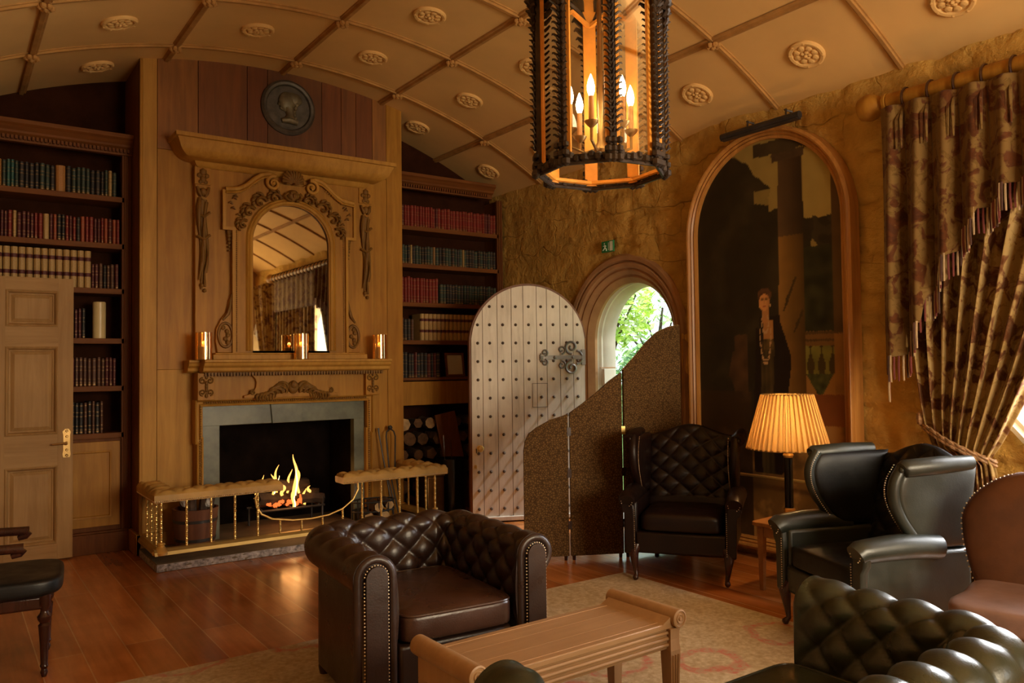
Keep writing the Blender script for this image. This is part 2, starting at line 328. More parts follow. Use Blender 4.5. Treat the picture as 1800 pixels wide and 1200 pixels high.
# ------------------------------------------------------------------ room shell
XL, XR, YB, YF, YK = -.25, 4.85, 7.2, 6.6, -2.2
VC, VR, VT = 2.3, 4.99, 3.92
def vz(x): return VT-(VR-sqrt(VR*VR-(x-VC)**2))
b = B(); b.box(XL-.3, XR+.9, YK-.3, YB+.1, -.1, 0); struct(b.build('floor', FLOOR))
b = B(); b.surf(lambda u, v: (XL-.02+(XR-XL+.04)*u, YK-.1+(YB-YK+.2)*v, vz(XL-.02+(XR-XL+.04)*u)), 60, 2); b.surf(lambda u, v: (XL-.02+(XR-XL+.04)*u, YK-.1+(YB-YK+.2)*v, vz(XL-.02+(XR-XL+.04)*u)+.15), 60, 2)
struct(b.build('ceiling', PLASTER))
k = 0
RX = [.47, 1.4, 2.33, 3.25, 4.17]; RY = [6.27, 5.34, 4.42, 3.5, 2.58, 1.66, .74, -.18, -1.1]
prof = [(-.035, 0), (-.03, .012), (-.018, .014), (-.013, .03), (.013, .03), (.018, .014), (.03, .012), (.035, 0)]
for x in RX:
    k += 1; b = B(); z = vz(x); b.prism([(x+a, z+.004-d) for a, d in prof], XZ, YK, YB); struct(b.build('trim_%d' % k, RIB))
for y in RY:
    k += 1; b = B(); n = 48
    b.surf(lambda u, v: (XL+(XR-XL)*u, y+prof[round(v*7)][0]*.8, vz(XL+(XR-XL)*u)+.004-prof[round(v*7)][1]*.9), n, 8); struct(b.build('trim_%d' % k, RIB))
def rosette():
    b = B(); b.lathe([(.118, 0), (.118, -.016), (.108, -.024), (.092, -.022), (.084, -.012), (.0, -.012)], n=28, caps=False)
    for q in range(8):
        a = q*pi/4; b.ball((.060*cos(a), .060*sin(a), -.014), .025, 8, sq=(1, 1, .45)); a += pi/8; b.ball((.105*cos(a), .105*sin(a), -.022), .010, 6, sq=(1, 1, .6))
    for q in range(5): a = q*2*pi/5; b.ball((.024*cos(a), .024*sin(a), -.018), .016, 6, sq=(1, 1, .6))
    b.ball((0, 0, -.024), .013, 6); return b
def boss():
    b = B()
    for q in range(6): a = q*pi/3; b.ball((.032*cos(a), .032*sin(a), -.03), .02, 6)
    b.ball((0, 0, -.04), .02, 6); return b
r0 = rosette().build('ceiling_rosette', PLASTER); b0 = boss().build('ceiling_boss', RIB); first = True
for i, x in enumerate([.01, .935, 1.865, 2.79, 3.71, 4.53]):
    for j, y in enumerate([6.74]+[(RY[q]+RY[q+1])/2 for q in range(5)]):
        if x < .5 and y < 5.5: continue
        o = r0 if first else r0.copy()
        if not first: col.objects.link(o)
        first = False; o.location = (x, y, vz(x)+.002); o.rotation_euler = (0, math.asin((x-VC)/VR), 0)
        tag(o, 'round plaster flower rosette centred in a bay of the vaulted ceiling', 'rosette', 'plaster rosettes of the ceiling')
first = True
for x in RX:
    for y in RY[:5]:
        o = b0 if first else b0.copy()
        if not first: col.objects.link(o)
        first = False; o.location = (x, y, vz(x)-.01)
        tag(o, 'small plaster leaf boss where two ceiling ribs cross', 'boss', 'small bosses at the rib crossings')
# end walls, left wall
def gable(y0, y1): 
    b = B(); b.prism([(XL-.2, 0), (XR+.2, 0), (XR+.2, 3.15)]+[(x, vz(x)+.05) for x in [XR-(XR-XL)*i/24 for i in range(25)]]+[(XL-.2, 3.15)], XZ, y0, y1); return b
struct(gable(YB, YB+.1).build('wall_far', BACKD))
b = B(); b.box(XL-.15, XL, YK, YB, 0, 3.3); struct(b.build('wall_left', WALLP))
# back wall behind the camera, its tall window added for the fill light
b = B(); wx0, wx1, wz0, wz1 = 1.8, 4.2, .9, 2.75
b.box(XL, wx0, YK-.2, YK, 0, 4); b.box(wx1, XR+.3, YK-.2, YK, 0, 4); b.box(wx0, wx1, YK-.2, YK, 0, wz0); b.box(wx0, wx1, YK-.2, YK, wz1, 4); struct(b.build('wall_back', WALLP))
b = B()
for q in range(5): x = wx0+(wx1-wx0)*q/4; b.box(x-.025, x+.025, YK-.13, YK-.07, wz0, wz1)
for q in range(4): z = wz0+(wz1-wz0)*q/3; b.box(wx0, wx1, YK-.12, YK-.08, z-.02, z+.02)
struct(b.build('window_3', PALEST))
# right wall with arched doorway and two round windows, lumpy surface
DY, DZ, DR = 5.12, 1.62, .50
def ring_door(r): return [(DY-r, -.02)]+[(DY-r*cos(pi*i/30), DZ+r*sin(pi*i/30)) for i in range(31)]+[(DY+r, -.02)]
W1 = (1.28, 1.62, .88); W2 = (-1.5, 1.62, .80)
def circ(w_, r, n=48): return [(w_[0]+r*cos(2*pi*i/n), w_[1]+r*sin(2*pi*i/n)) for i in range(n)]
def right_wall():
    y0, y1, z0, z1 = YK-.2, YB+.05, -.05, 3.33
    ring = [(y0, z0), (y1, z0), (y1, z1), (y0, z1)]
    dl = [(a, max(z, -.05)) for a, z in ring_door(.70)]; dl[0] = (DY-.70, -.02); dl[-1] = (DY+.70, -.02)
    # ragged plaster edge round the doorway
    dl = [dl[0]]+[(a+R.uniform(-.012, .012), z+R.uniform(-.012, .012)) for a, z in dl[1:-1]]+[dl[-1]]
    c1 = [(a+R.uniform(-.01, .01), z+R.uniform(-.01, .01)) for a, z in circ(W1, W1[2]+.07)]; c2 = circ(W2, W2[2]+.07)
    loops = [ring, dl, c1, c2]; vs = []; es = []
    for lp in loops:
        k0 = len(vs); vs += [Vector(p) for p in lp]; es += [(k0+i, k0+(i+1) % len(lp)) for i in range(len(lp))]
    def inside(p):
        a, z = p
        if abs(a-DY) < .71 and z < DZ: return True
        if hypot(a-DY, z-DZ) < .71: return True
        return hypot(a-W1[0], z-W1[1]) < W1[2]+.08 or hypot(a-W2[0], z-W2[1]) < W2[2]+.08
    st = .036; ny = int((y1-y0)/st); nz = int((z1-z0)/st)
    for i in range(1, ny):
        for j in range(1, nz):
            p = (y0+(y1-y0)*i/ny+R.uniform(-.01, .01), z0+(z1-z0)*j/nz+R.uniform(-.01, .01))
            if not inside(p): vs.append(Vector(p))
    V, E_, F_, *_ = delaunay_2d_cdt(vs, es, [], 0, 1e-5)
    b = B(); fs = []
    for f in F_:
        c = sum((Vector(V[i]) for i in f), Vector((0, 0)))/len(f)
        hole = (abs(c.x-DY) < .69 and c.y < DZ) or hypot(c.x-DY, c.y-DZ) < .69 or hypot(c.x-W1[0], c.y-W1[1]) < W1[2]+.055 or hypot(c.x-W2[0], c.y-W2[1]) < W2[2]+.055
        if not hole: fs.append(tuple(f))
    def disp(a, z):
        n1 = noise.fractal(Vector((a*1.7, z*1.9, 3.1)), 1.0, 2.0, 4); n2 = noise.noise(Vector((a*4.2, z*7.5, 9.)))
        row = z/.27+.5*noise.noise(Vector((a*.8, z*.8, 1))); fr = abs(row-round(row)); st_ = max(0, .12-fr)*.22
        u = a/.5+.5*(round(row) % 2)+.5*noise.noise(Vector((a, z, 5))); fu = abs(u-round(u)); st_ = max(st_, max(0, .07-fu)*.25)
        # the left part of the wall by the bookcase is smoother
        rough = min(1, max(.25, (6.3-a)/1.2))
        n3 = noise.noise(Vector((a*7, z*15, 2.))); n4 = noise.ridged_multi_fractal(Vector((a*1.6, z*3.0, 4.)), 1.0, 2.1, 3, 1.0, 2.0) if False else 0
        return (.026*n1+.026*max(-.3, n2)+.008*n3-st_*1.3)*rough
    b.add([(XR-.012-disp(p[0], p[1]), p[0], p[1]) for p in V], fs)
    b.box(XR+.30, XR+.34, DY+DR+.02, y1, 0, 3.4); b.box(XR+.30, XR+.34, W1[0]+W1[2]+.1, DY-DR-.02, 0, 3.4)
    return b
o = right_wall().build('wall_right', STONE, smooth=60); struct(o)

# ------------------------------------------------------------------ arched doorway
def door_arch():
    root = bpy.data.objects.new('door_1', None); col.objects.link(root); root.location = (XR, DY, 0); struct(root)
    pr = [(.22, .0), (.22, -.015), (.20, -.035), (.17, -.03), (.16, -.005), (.145, -.028), (.12, -.02), (.105, .012), (.09, .004), (.07, .02), (.055, .05), (.04, .045), (.02, .07), (.0, .10), (-.0, .13)]
    path = [(DY-DR, -.02)]+[(DY-DR*cos(pi*i/40), DZ+DR*sin(pi*i/40)) for i in range(41)]+[(DY+DR, -.02)]
    b = B(); b.sweep([(a-DY, z) for a, z in path], [(n*1.12, d) for n, d in pr], YZ, cap=False); b.build('arch_moulding', ARCHST, root, smooth=30)
    # deep pale reveal running out to the garden face
    b = B(); D2 = .34
    b.sweep([(a-DY, z) for a, z in path], [(0, .13), (.02, .13), (.02, .16), (0.0, .18), (.0, D2)], YZ, cap=False)
    b.build('reveal', PALEST, root, smooth=30)
    b = B(); b.sweep([(a-DY, z) for a, z in path], [(.0, .2), (-.02, .24), (-.02, D2+.0), (.3, D2)], YZ, cap=False); b.build('outer_order', PALEST, root, smooth=30)
    b = B()
    for z in (.25, .62, 1.0, 1.37):   # blockwork joints and draw-bar socket
        b.box(.14, .33, DR-.028, DR-.018, z-.004, z+.004)
    b.build('joint', ARCHST, root)
    b = B(); b.box(.17, .31, DR-.045, DR-.01, 1.20, 1.36); b.build('keeper_block', PALEST, root, bevel=.006)
    b = B(); b.box(-.02, .62, -DR, DR, 0, .02); b.build('threshold', PALEST, root, bevel=.005)
door_arch()

# ------------------------------------------------------------------ studded arched door
def studded_door():
    W, T = 1.06, .055; ang = atan2(.435, -.965)
    root = thing('studded_door', 'white weathered round-topped plank door with iron studs, standing open', 'door', (4.83, 5.64, 0), ang)
    # local x runs from hinge to free edge; room side is +y after the turn
    H0, rr = 1.60, W/2
    poly = [(0, .015), (W+.016, .015)]+[(W/2+(rr+.016)*cos(pi*i/36), H0+(rr+.016)*sin(pi*i/36)) for i in range(36)]+[(0, H0+.05)]
    b = B(); b.prism(poly, XZ, -T/2-.045, T/2-.006); b.build('door_core', wood('door_edge_oak', (.22, .085, .03), (.12, .045, .018), .5), root)
    b = B(); xs = [0, .11, .235, .36, .455, .58, .69, .82, .955, W]
    for i in range(len(xs)-1):
        x0, x1 = xs[i]+.0025, xs[i+1]-.0025
        top = lambda x: H0+sqrt(max(0, rr*rr-(x-W/2)**2))-.004
        pl = [(x0, .02), (x1, .02)]+[(x1+(x0-x1)*q/6, top(x1+(x0-x1)*q/6)) for q in range(7)]
        b.prism(pl, XZ, T/2-.008, T/2+.006)
    face = b.build('plank_face', WHITED, root, smooth=0)
    b = B(); sx = [.07, .175, .30, .415, .53, .65, .77, .89, 1.0]
    for x in sx:
        z = .12
        while z < H0+sqrt(max(0, rr*rr-(x-W/2)**2))-.05:
            b.ball((x, T/2+.008, z), .0145, 8, sq=(1, .9, 1)); z += .165
    b.build('stud', STUDIR, face)
    b = B(); y = T/2+.014      # strap hinge with curled ends
    def P(pts, r=.008): b.tube([(p[0], y, p[1]) for p in pts], r*1.35, 6)
    zc = 1.47
    b.box(.0, .40, y-.006, y+.004, zc-.018, zc+.018); b.box(0, .035, y-.008, y+.008, zc-.07, zc+.07)
    for sgn in (1, -1):
        P([(p[0], zc+sgn*(p[1])) for p in spiral((.13, .095), .065, .012, -pi/2, 1.35)], .009)
        P([(p[0], zc+sgn*p[1]) for p in [(.03, .02), (.05, .05), (.08, .06)]], .009)
        P([(p[0], zc+sgn*p[1]) for p in spiral((.225, .07), .04, .008, -pi/2, -1.2)], .007)
        P([(p[0], zc+sgn*p[1]) for p in spiral((.385, .045), .032, .006, -pi/2, -1.2)], .007)
        P([(p[0], zc+sgn*p[1]) for p in [(.40, .0), (.43, .02), (.415, .035)]], .006)
    b.ball((.29, y, zc), .018, 8); b.ball((.42, y, zc), .016, 8); b.ball((.12, y, zc), .014, 8)
    b.build('strap_hinge', plain('grey_iron', (.20, .19, .18), .45, .5, var=.3), root)
    b = B(); b.lathe([(.0, 0), (.026, 0), (.026, .006), (.010, .01), (.010, .03), (.026, .04), (.030, .055), (.02, .068), (0, .07)], n=16, T=Matrix.Translation((.99, T/2+.006, .665)) @ Matrix.Rotation(-pi/2, 4, 'X')); b.build('door_knob', BRASS, root)
    b = B(); b.prism([(1.03+.012*cos(a/8*2*pi), .50+.02*sin(a/8*2*pi)) for a in range(8)], XZ, T/2, T/2+.01); b.build('escutcheon', BRASS, root)
    b = B(); b.box(1.018, 1.024, T/2+.004, T/2+.008, .62, .66); b.build('keyhole', BLACK, root)
    b = B(); b.sweep([(.36, 1.02), (.50, 1.02), (.50, 1.235), (.36, 1.235)], [(-.002, T/2+.004), (-.002, T/2+.008), (.002, T/2+.008), (.002, T/2+.004)], XZ, closed=True); b.build('hatch_outline', STUDIR, face)
    b = B(); b.box(.02, W-.02, T/2, T/2+.03, .012, .05); b.build('weather_board', WHITED, root, bevel=.004)
studded_door()

# exit sign above the arch
root = thing('exit_sign', 'small green running-man emergency exit sign above the stone arch', 'sign', (XR-.03, 5.27, 2.45))
b = B(); b.box(-.015, .0, -.078, .078, -.05, .05); plate = b.build('sign_plate', plain('exit_green', (.02, .22, .07), .5, var=.05, bump=0), root, bevel=.002)
b = B(); X = -.017
b.box(X, X+.001, -.070, -.030, -.042, .042)
b.box(X, X+.001, -.018, -.012, -.035, .035)
b.ball((X, .038, .028), .008, 8, sq=(.2, 1, 1))
for p in (((.034, .016), (.030, -.006)), ((.034, .014), (.016, .004)), ((.034, .012), (.052, .006)), ((.03, -.006), (.014, -.02)), ((.014, -.02), (.012, -.038)), ((.03, -.006), (.044, -.022)), ((.044, -.022), (.06, -.03))):
    b.tube([(X, p[0][0], p[0][1]), (X, p[1][0], p[1][1])], .0045, 5)
b.build('pictogram', plain('sign_white', (.65, .75, .65), .5, bump=0), plate)

# ------------------------------------------------------------------ garden outside
b = B(); b.box(5.8, 45, -20, 45, -.25, -.15); struct(b.build('ground', GRASS))
def tree(x, y, z, r, mats, label, n=2600, h=None, droop=0, kind='garden_tree'):
    root = thing(kind, label, 'tree', (x, y, -.15)); rr = random.Random(int(x*100+y*10)); zz = z+.15
    b = B(); b.tube([(0, 0, 0), (.1, .05, zz*.4), (0, 0, zz*.8), (.1, 0, zz)], [.07, .055, .04, .02], 8)
    for q in range(6): a = q*pi/3; b.tube([(0, 0, zz*.5), (r*.4*cos(a), r*.4*sin(a), zz*.8), (r*.7*cos(a), r*.7*sin(a), zz)], [.03, .02, .01], 6)
    b.build('trunk', BARK, root)
    b = B()
    for _ in range(n):
        d = Vector((rr.gauss(0, 1), rr.gauss(0, 1), rr.gauss(0, 1))).normalized()*r*rr.uniform(.55, 1)**.5
        lump = 1+.3*noise.noise(d*1.3); p = Vector((0, 0, zz))+Vector((d.x*lump, d.y*lump, d.z*lump*(h or 1)))
        s_ = rr.uniform(.03, .07)*(.8 if droop else 1); a = Vector((rr.gauss(0, 1), rr.gauss(0, 1), rr.gauss(0, 1)-droop)).normalized(); c = a.orthogonal().normalized()
        q1 = a*s_*(2.4 if droop else 1.3); q2 = c*s_*.6
        b.add([p-q1, p+q2, p+q1, p-q2], [(0, 1, 2, 3)], 0 if rr.random() < .6 else 1)
    b.build('foliage', mats, root, smooth=0)
tree(7.4, 8.3, 2.35, .75, [LEAF[0], LEAF[3]], 'lime green feathery tree framed nearest in the open arch', 2600)
tree(9.6, 9.2, .9, .95, [LEAF[2], LEAF[1]], 'dark green low rounded bush seen beyond the arch', 2200, kind='garden_bush')
tree(9.4, 11.6, 3.2, 1.1, [LEAF[1], LEAF[0]], 'mid green leafy tree behind the lime one in the arch', 4200)
tree(12.4, 12.0, 2.6, 1.7, [LEAF[3], LEAF[1]], 'pale weeping tree with hanging fronds farthest off through the arch', 7000, 1.2, 2)
tree(9.2, 2.0, 1.6, 1.7, [LEAF[1], LEAF[3]], 'leafy green shrub outside the round window', kind='garden_bush')
tree(9.0, -3.2, 1.4, 1.6, [LEAF[0], LEAF[1]], 'leafy bush outside the window reflected in the mirror', kind='garden_bush')
tree(17.5, 13.0, 2.4, 2.4, [LEAF[1], LEAF[2]], 'dark tree on the horizon beyond the weeping one', 3500)



# ------------------------------------------------------------------ chimney breast
BX0, BX1 = 1.22, 3.46; OX0, OX1, OZ = 1.77, 2.96, .965
def vplank(b, x0, x1, z0, y0=YF, y1=YF+.05, z1=None):
    n = 6; top = [(x1-(x1-x0)*i/n, (vz(x1-(x1-x0)*i/n)+.02) if z1 is None else z1) for i in range(n+1)]
    b.prism([(x0, z0), (x1, z0)]+top, XZ, y0, y1)
b = B()
vplank(b, BX0, OX0-.12, 0, YF+.05, YB); vplank(b, OX1+.12, BX1, 0, YF+.05, YB); vplank(b, OX0-.12, OX1+.12, 1.3, YF+.05, YB)
struct(b.build('wall_chimney', PINE))
xs = [BX0, 1.335, 1.62, OX0-.1]
tn = 20
def trim(b, m, **k):
    global tn; tn += 1; return struct(b.build('trim_%d' % tn, m, **k))
for x0, x1, z0, z1, m in ((BX0, 1.335, 0, None, PINELT), (1.335, 1.66, 1.40, 3.12, PINE), (1.335, 1.66, 0, 1.40, PINELT), (3.02, 3.30, 0, 3.12, PINE), (3.30, BX1, 0, None, PINE)):
    b = B(); vplank(b, x0+.0015, x1-.0015, z0+.001, z1=z1); trim(b, m, bevel=.002)
b = B(); b.box(1.66, 3.02, YF, YF+.05, 1.1, 3.12); trim(b, PINE)
for x0, x1, m in ((1.335, 1.64, 3), (1.64, 2.03, 2), (2.03, 2.20, 1), (2.20, 2.68, 0), (2.68, 2.86, 1), (2.86, 3.0, 2), (3.0, 3.16, 1), (3.16, 3.30, 3)):
    b = B(); vplank(b, x0+.002, x1-.002, 3.122); trim(b, PLANK[m], bevel=.002)
b = B(); vplank(b, BX0-.012, BX0+.01, 0, YF-.012, YF+.03); trim(b, PINE, bevel=.004)
b = B(); b.prism([(YF+.01, 0), (YB, 0), (YB, 3.79), (YF+.01, 3.79)], YZ, BX0-.012, BX0); trim(b, PLANK[2])
b = B(); b.prism([(YF-.03, 0), (YF+.3, 0), (YF+.3, .16), (YF-.03, .16)], YZ, BX0-.035, BX0); b.box(BX0-.035, 1.66, YF-.03, YF, 0, .16); b.box(3.08, BX1, YF-.03, YF, 0, .16); struct(b.build('baseboard_chimney', PINE, bevel=.006))
# firebox
b = B(); b.box(OX0-.12, OX0+.001, YF+.02, YB, 0, 1.3); b.box(OX1-.001, OX1+.12, YF+.02, YB, 0, 1.3); b.box(OX0-.1, OX1+.1, YB-.06, YB, 0, 1.2); b.box(OX0-.1, OX1+.1, YF+.02, YB, 1.02, 1.3); struct(b.build('wall_firebox', SOOT))
b = B(); b.box(1.206, 3.56, 5.95, YB-.05, 0, .055); struct(b.build('floor_hearth', HEARTH, bevel=.004))
b = B(); b.surf(lambda u, v: (1.204+2.358*u, 5.948-.006*noise.noise(Vector((u*60, v*3, 0))), .003+.05*v), 160, 5)
b.surf(lambda u, v: (1.203, 5.948+.6*u, .003+.05*v), 40, 4); struct(b.build('trim_90', CHIP))

# ------------------------------------------------------------------ mantelpiece
root = thing('mantelpiece', 'carved pine chimneypiece with marble slips round the open fire', 'fireplace', (2.35, YF, 0)); ox = 2.35
def loc_(fn): return fn
def mk(b, name, m, par, **k): return b.build(name, m, par, loc=(-ox, -YF, 0), **k)
b = B(); b.box(1.645, OX0+.02, 6.545, 6.62, .05, 1.108); b.box(OX1-.02, 3.035, 6.545, 6.62, .05, 1.108); b.box(1.645, 3.035, 6.543, 6.62, OZ-.015, 1.108); mk(b, 'marble_slip', MARBLE, root, bevel=.003)
b = B(); b.prism([(2.21, .95), (2.46, .95), (2.475, 1.106), (2.195, 1.106)], XZ, 6.525, 6.56); mk(b, 'keystone', MARBLE, root, bevel=.003)
b = B()
pr = [(0, 6.60), (0, 6.50), (.012, 6.49), (.02, 6.505), (.035, 6.50), (.045, 6.475), (.052, 6.48), (.052, 6.60)]
b.sweep([(3.035, .05), (3.035, .87), (3.048, .87), (3.048, 1.108), (1.642, 1.108), (1.642, .87), (1.655, .87), (1.655, .05)][::-1], [(n, d) for n, d in pr], XZ)
mk(b, 'carved_surround', PINELT, root)
b = B()
for i in range(78): x = 1.66+i*.0178; b.ball((x, 6.488, 1.137), .0085, 5, sq=(1, .6, 1))
mk(b, 'surround_beading', CARVE, root, smooth=60)
for sx in (1.63, 3.06):
    b = B()
    for i in range(55): b.ball((sx, 6.488, .08+i*.019), .0085, 5, sq=(1, .6, 1))
    mk(b, 'surround_beading', CARVE, root, smooth=60)
b = B(); b.box(1.60, 3.13, 6.47, 6.62, 1.155, 1.375); b.box(1.60, 1.655, 6.52, 6.61, .05, 1.16); b.box(3.05, 3.11, 6.52, 6.61, .05, 1.16)
mk(b, 'frieze', PINE, root, bevel=.003)
hp = [(.40, 1.165), (.40, 1.185), (.365, 1.192), (.325, 1.215), (.305, 1.25), (.30, 1.29), (.31, 1.32), (.335, 1.346)]
b = B(); b.prism([(2.35+x, z) for x, z in hp]+[(2.35-x, z) for x, z in reversed(hp)], XZ, 6.435, 6.48); mk(b, 'raised_panel', PINE, root, bevel=.003)
for x in (1.592, 3.0):
    b = B(); b.box(x, x+.128, 6.42, 6.48, 1.16, 1.37)
    blk = mk(b, 'pilaster_block', PINE, root, bevel=.003)
    b = B(); cx = x+.064
    for sg in (1, -1):
        for zc, s2 in ((1.22, 1), (1.31, -1)):
            b.tube([(cx+sg*(p[0]), 6.418, zc+s2*p[1]) for p in spiral((.028, .0), .026, .006, -pi/2, 1.2, 14)], .007, 6)
    for zc in (1.195, 1.24, 1.265, 1.29, 1.34): b.ball((cx, 6.416, zc), .017, 6, sq=(.8, .8, 1.2))
    b.build('block_carving', CARVE, blk, smooth=60)
def leafrow(b, pts, y, s=.04, w=.012):
    """overlapping acanthus curls along a path"""
    for i in range(len(pts)-1):
        (x0, z0), (x1, z1) = pts[i], pts[i+1]; a = atan2(z1-z0, x1-x0)
        q = [(x0+s*(1-t)*cos(a+pi*1.1*t)*1.0, y-.012*sin(pi*t), z0+s*(1-.3*t)*sin(a+pi*1.1*t)) for t in [k/8 for k in range(9)]]
        b.tube(q, [w*(.35+.65*sin(pi*(.15+.7*k/8))) for k in range(9)], 6)
b = B(); cx, cz = 2.35, 1.245          # cartouche with acanthus sprays
b.ball((cx, 6.425, cz), .05, 12, sq=(.9, .5, 1.1)); b.ball((cx, 6.405, cz+.02), .028, 8, sq=(1, .6, 1.2))
for sg in (1, -1):
    b.tube([(cx+sg*p[0], 6.42, cz-.01+p[1]) for p in spiral((.085, .012), .036, .008, pi, -1.1, 20)], [.014-.0004*k for k in range(21)], 6)
    for k in range(6):
        t = k/5; x0 = .05+.10*t; a0 = 1.9-1.2*t; L = .085*(1-.3*t); q = [(cx+sg*(x0+L*j/7*cos(a0-1.3*j/7)), 6.43-.014*sin(pi*j/7), cz-.01+L*j/7*sin(a0-1.3*j/7)) for j in range(8)]; b.tube(q, [.015*(1-.6*abs(j/7-.35)) for j in range(8)], 6)
    for k in range(7):
        t = k/6; x0 = .06+.22*t; z0 = -.045-.012*t
        L = .10*(1-.55*t); a0 = 2.2-1.5*t
        q = [(cx+sg*(x0+L*j/7*cos(a0-1.9*j/7)), 6.427-.012*sin(pi*j/7), cz+z0+L*j/7*sin(a0-1.9*j/7)) for j in range(8)]
        b.tube(q, [.014*(1-.6*abs(j/7-.35)) for j in range(8)], 6)
        q = [(cx+sg*(x0+.02+L*.8*j/7*cos(a0-.8-1.9*j/7)), 6.43, cz+z0+L*.8*j/7*sin(a0-.8-1.9*j/7)) for j in range(8)]
        b.tube(q, [.010*(1-.6*abs(j/7-.35)) for j in range(8)], 6)
    b.tube([(cx+sg*p[0], 6.43, cz+p[1]) for p in spiral((.33, -.035), .022, .005, pi/2, -1.3, 14)], .007, 6)
mk(b, 'frieze_carving', CARVE, root, smooth=60)
def shelf_pr(zt, y0, proj):   # (y, z) outline from wall out
    return [(YF, zt), (y0-0, zt), (y0, zt-.018), (y0+.012, zt-.022), (y0+.02, zt-.045), (y0+.045, zt-.062), (y0+.05, zt-.085), (y0+.07, zt-.098), (YF, zt-.098)]
b = B(); b.prism(shelf_pr(1.472, 6.30, 0), YZ, 1.615, 3.185); b.prism(shelf_pr(1.4715, 6.42, 0), YZ, 1.53, 3.255); mk(b, 'mantel_shelf', PINELT, root, bevel=.002)
b = B()
for i in range(62): x = 1.66+i*.024; b.prism([(x, 1.345), (x+.013, 1.345), (x+.017, 1.372), (x-.003, 1.372)], XZ, 6.375, 6.41)
b.box(1.64, 3.15, 6.40, 6.47, 1.345, 1.376); mk(b, 'dentil_course', CARVE, root, smooth=0)

# ------------------------------------------------------------------ overmantel
root = thing('overmantel_mirror', 'tall carved pine overmantel with arched looking glass and scrolled crest', 'mirror', (2.365, 6.52, 1.474)); 
def mk2(b, name, m, par=None, **k): return b.build(name, m, par or root, loc=(-2.365, -6.52, -1.474) if not par else (0, 0, 0), **k)
C0 = 2.365
b = B(); b.box(1.60, 3.13, 6.53, 6.60, 1.474, 3.10); mk2(b, 'backboard', PINE, bevel=.003)
b = B(); pc = [(6.60, 3.205), (6.31, 3.205), (6.31, 3.175), (6.325, 3.17), (6.335, 3.15)]+[(6.345+.13*(1-cos(t*pi/2)), 3.14-.10*sin(t*pi/2)) for t in [i/8 for i in range(1, 9)]]+[(6.485, 3.035), (6.50, 3.01), (6.52, 2.995), (6.60, 2.995)]
def corn(b, pc, xl, xr):   # cornice with returned left and right ends
    ys = YF
    path = [(xl, ys), (xl, 0), (xr, 0), (xr, ys)]
    K = len(pc); vs = []
    for (sx, mode) in ((-1, 0), (-1, 1), (1, 1), (1, 0)):
        for (y, z) in pc:
            d = YF-y; x = (xl if sx < 0 else xr)+sx*(d-.27); vs.append((x, y if mode else YF, z))
    fs = [(i*K+k, i*K+k+1, (i+1)*K+k+1, (i+1)*K+k) for i in range(3) for k in range(K-1)]
    b.add(vs, fs)
corn(b, pc, 1.43, 3.235); mk2(b, 'cornice', PINELT, smooth=30)
# frame body with ears and swan-neck crest
half = [(.475, 1.527), (.475, 2.53), (.55, 2.53), (.55, 2.83), (.50, 2.845), (.42, 2.87), (.35, 2.93), (.27, 2.985), (.20, 2.99), (.14, 2.96), (.10, 2.93)]
poly = [(C0+x, z) for x, z in half]+[(C0-x, z) for x, z in reversed(half)]
arch = [(C0+.325, 1.545)]+[(C0+.325*cos(pi*i/30), 2.435+.325*sin(pi*i/30)) for i in range(31)]+[(C0-.325, 1.545)]
b = B()
# face between outer outline and arch opening
A = [Vector((x, z, 0)) for x, z in poly]; H = [Vector((x, z, 0)) for x, z in arch]
allv = A+H; tri = tessellate_polygon([A, list(reversed(H))]) if False else tessellate_polygon([A, H])
b.add([(p.x, 6.485, p.y) for p in allv], [tuple(t) for t in tri])
for L_ in (poly, arch):
    n = len(L_); b.add([(x, 6.485, z) for x, z in L_]+[(x, 6.535, z) for x, z in L_], [(i, (i+1) % n, n+(i+1) % n, n+i) for i in range(n)])
b.box(C0-.33, C0+.33, 6.485, 6.53, 1.527, 1.545)
mk2(b, 'frame', PINE, smooth=30)
b = B(); b.sweep(arch, [(0.0, 6.50), (-.012, 6.47), (-.028, 6.462), (-.04, 6.475), (-.05, 6.465), (-.062, 6.486)], XZ, cap=False)
mk2(b, 'arch_moulding', PINELT)
for sg in (1, -1):
    b = B()
    for i in range(62): b.ball((C0+sg*.458, 6.483, 1.545+.0158*i), .0062, 5, sq=(1, .7, 1))
    mk2(b, 'bead_strip', CARVE, smooth=60)
b = B()   # beaded outer edge moulding with the two scrolls
for sg in (1, -1):
    pts = [(C0+sg*x, z) for x, z in half[:4]]
    b.sweep(pts if sg > 0 else pts, [(-.02*sg, 6.487), (-.02*sg, 6.465), (.004*sg, 6.46), (.004*sg, 6.487)], XZ)
    sc_ = [(.55, 2.835), (.50, 2.84), (.44, 2.85), (.38, 2.885), (.32, 2.94), (.26, 2.985), (.20, 3.0), (.155, 2.985)]
    b.tube([(C0+sg*x, 6.465, z) for x, z in sc_], .020, 8)
    b.tube([(C0+sg*x, 6.452, z-.028) for x, z in sc_[:-1]], .009, 6)
    b.tube([(C0+sg*p[0], 6.455, p[1]) for p in spiral((.165, 2.925), .062, .008, pi/2+.3, -1.6*1, 30)], [.017-.0003*k for k in range(31)], 8)
    b.ball((C0+sg*.165, 6.45, 2.925), .018, 8)
    for k in range(12): b.ball((C0+sg*(.49-.02*k*.9), 6.455, 2.815+.0*k+max(0, (k-3))*.012), .006, 5)
mk2(b, 'scroll_crest', PINELT, smooth=60)
b = B()   # shell, mask and acanthus festoons
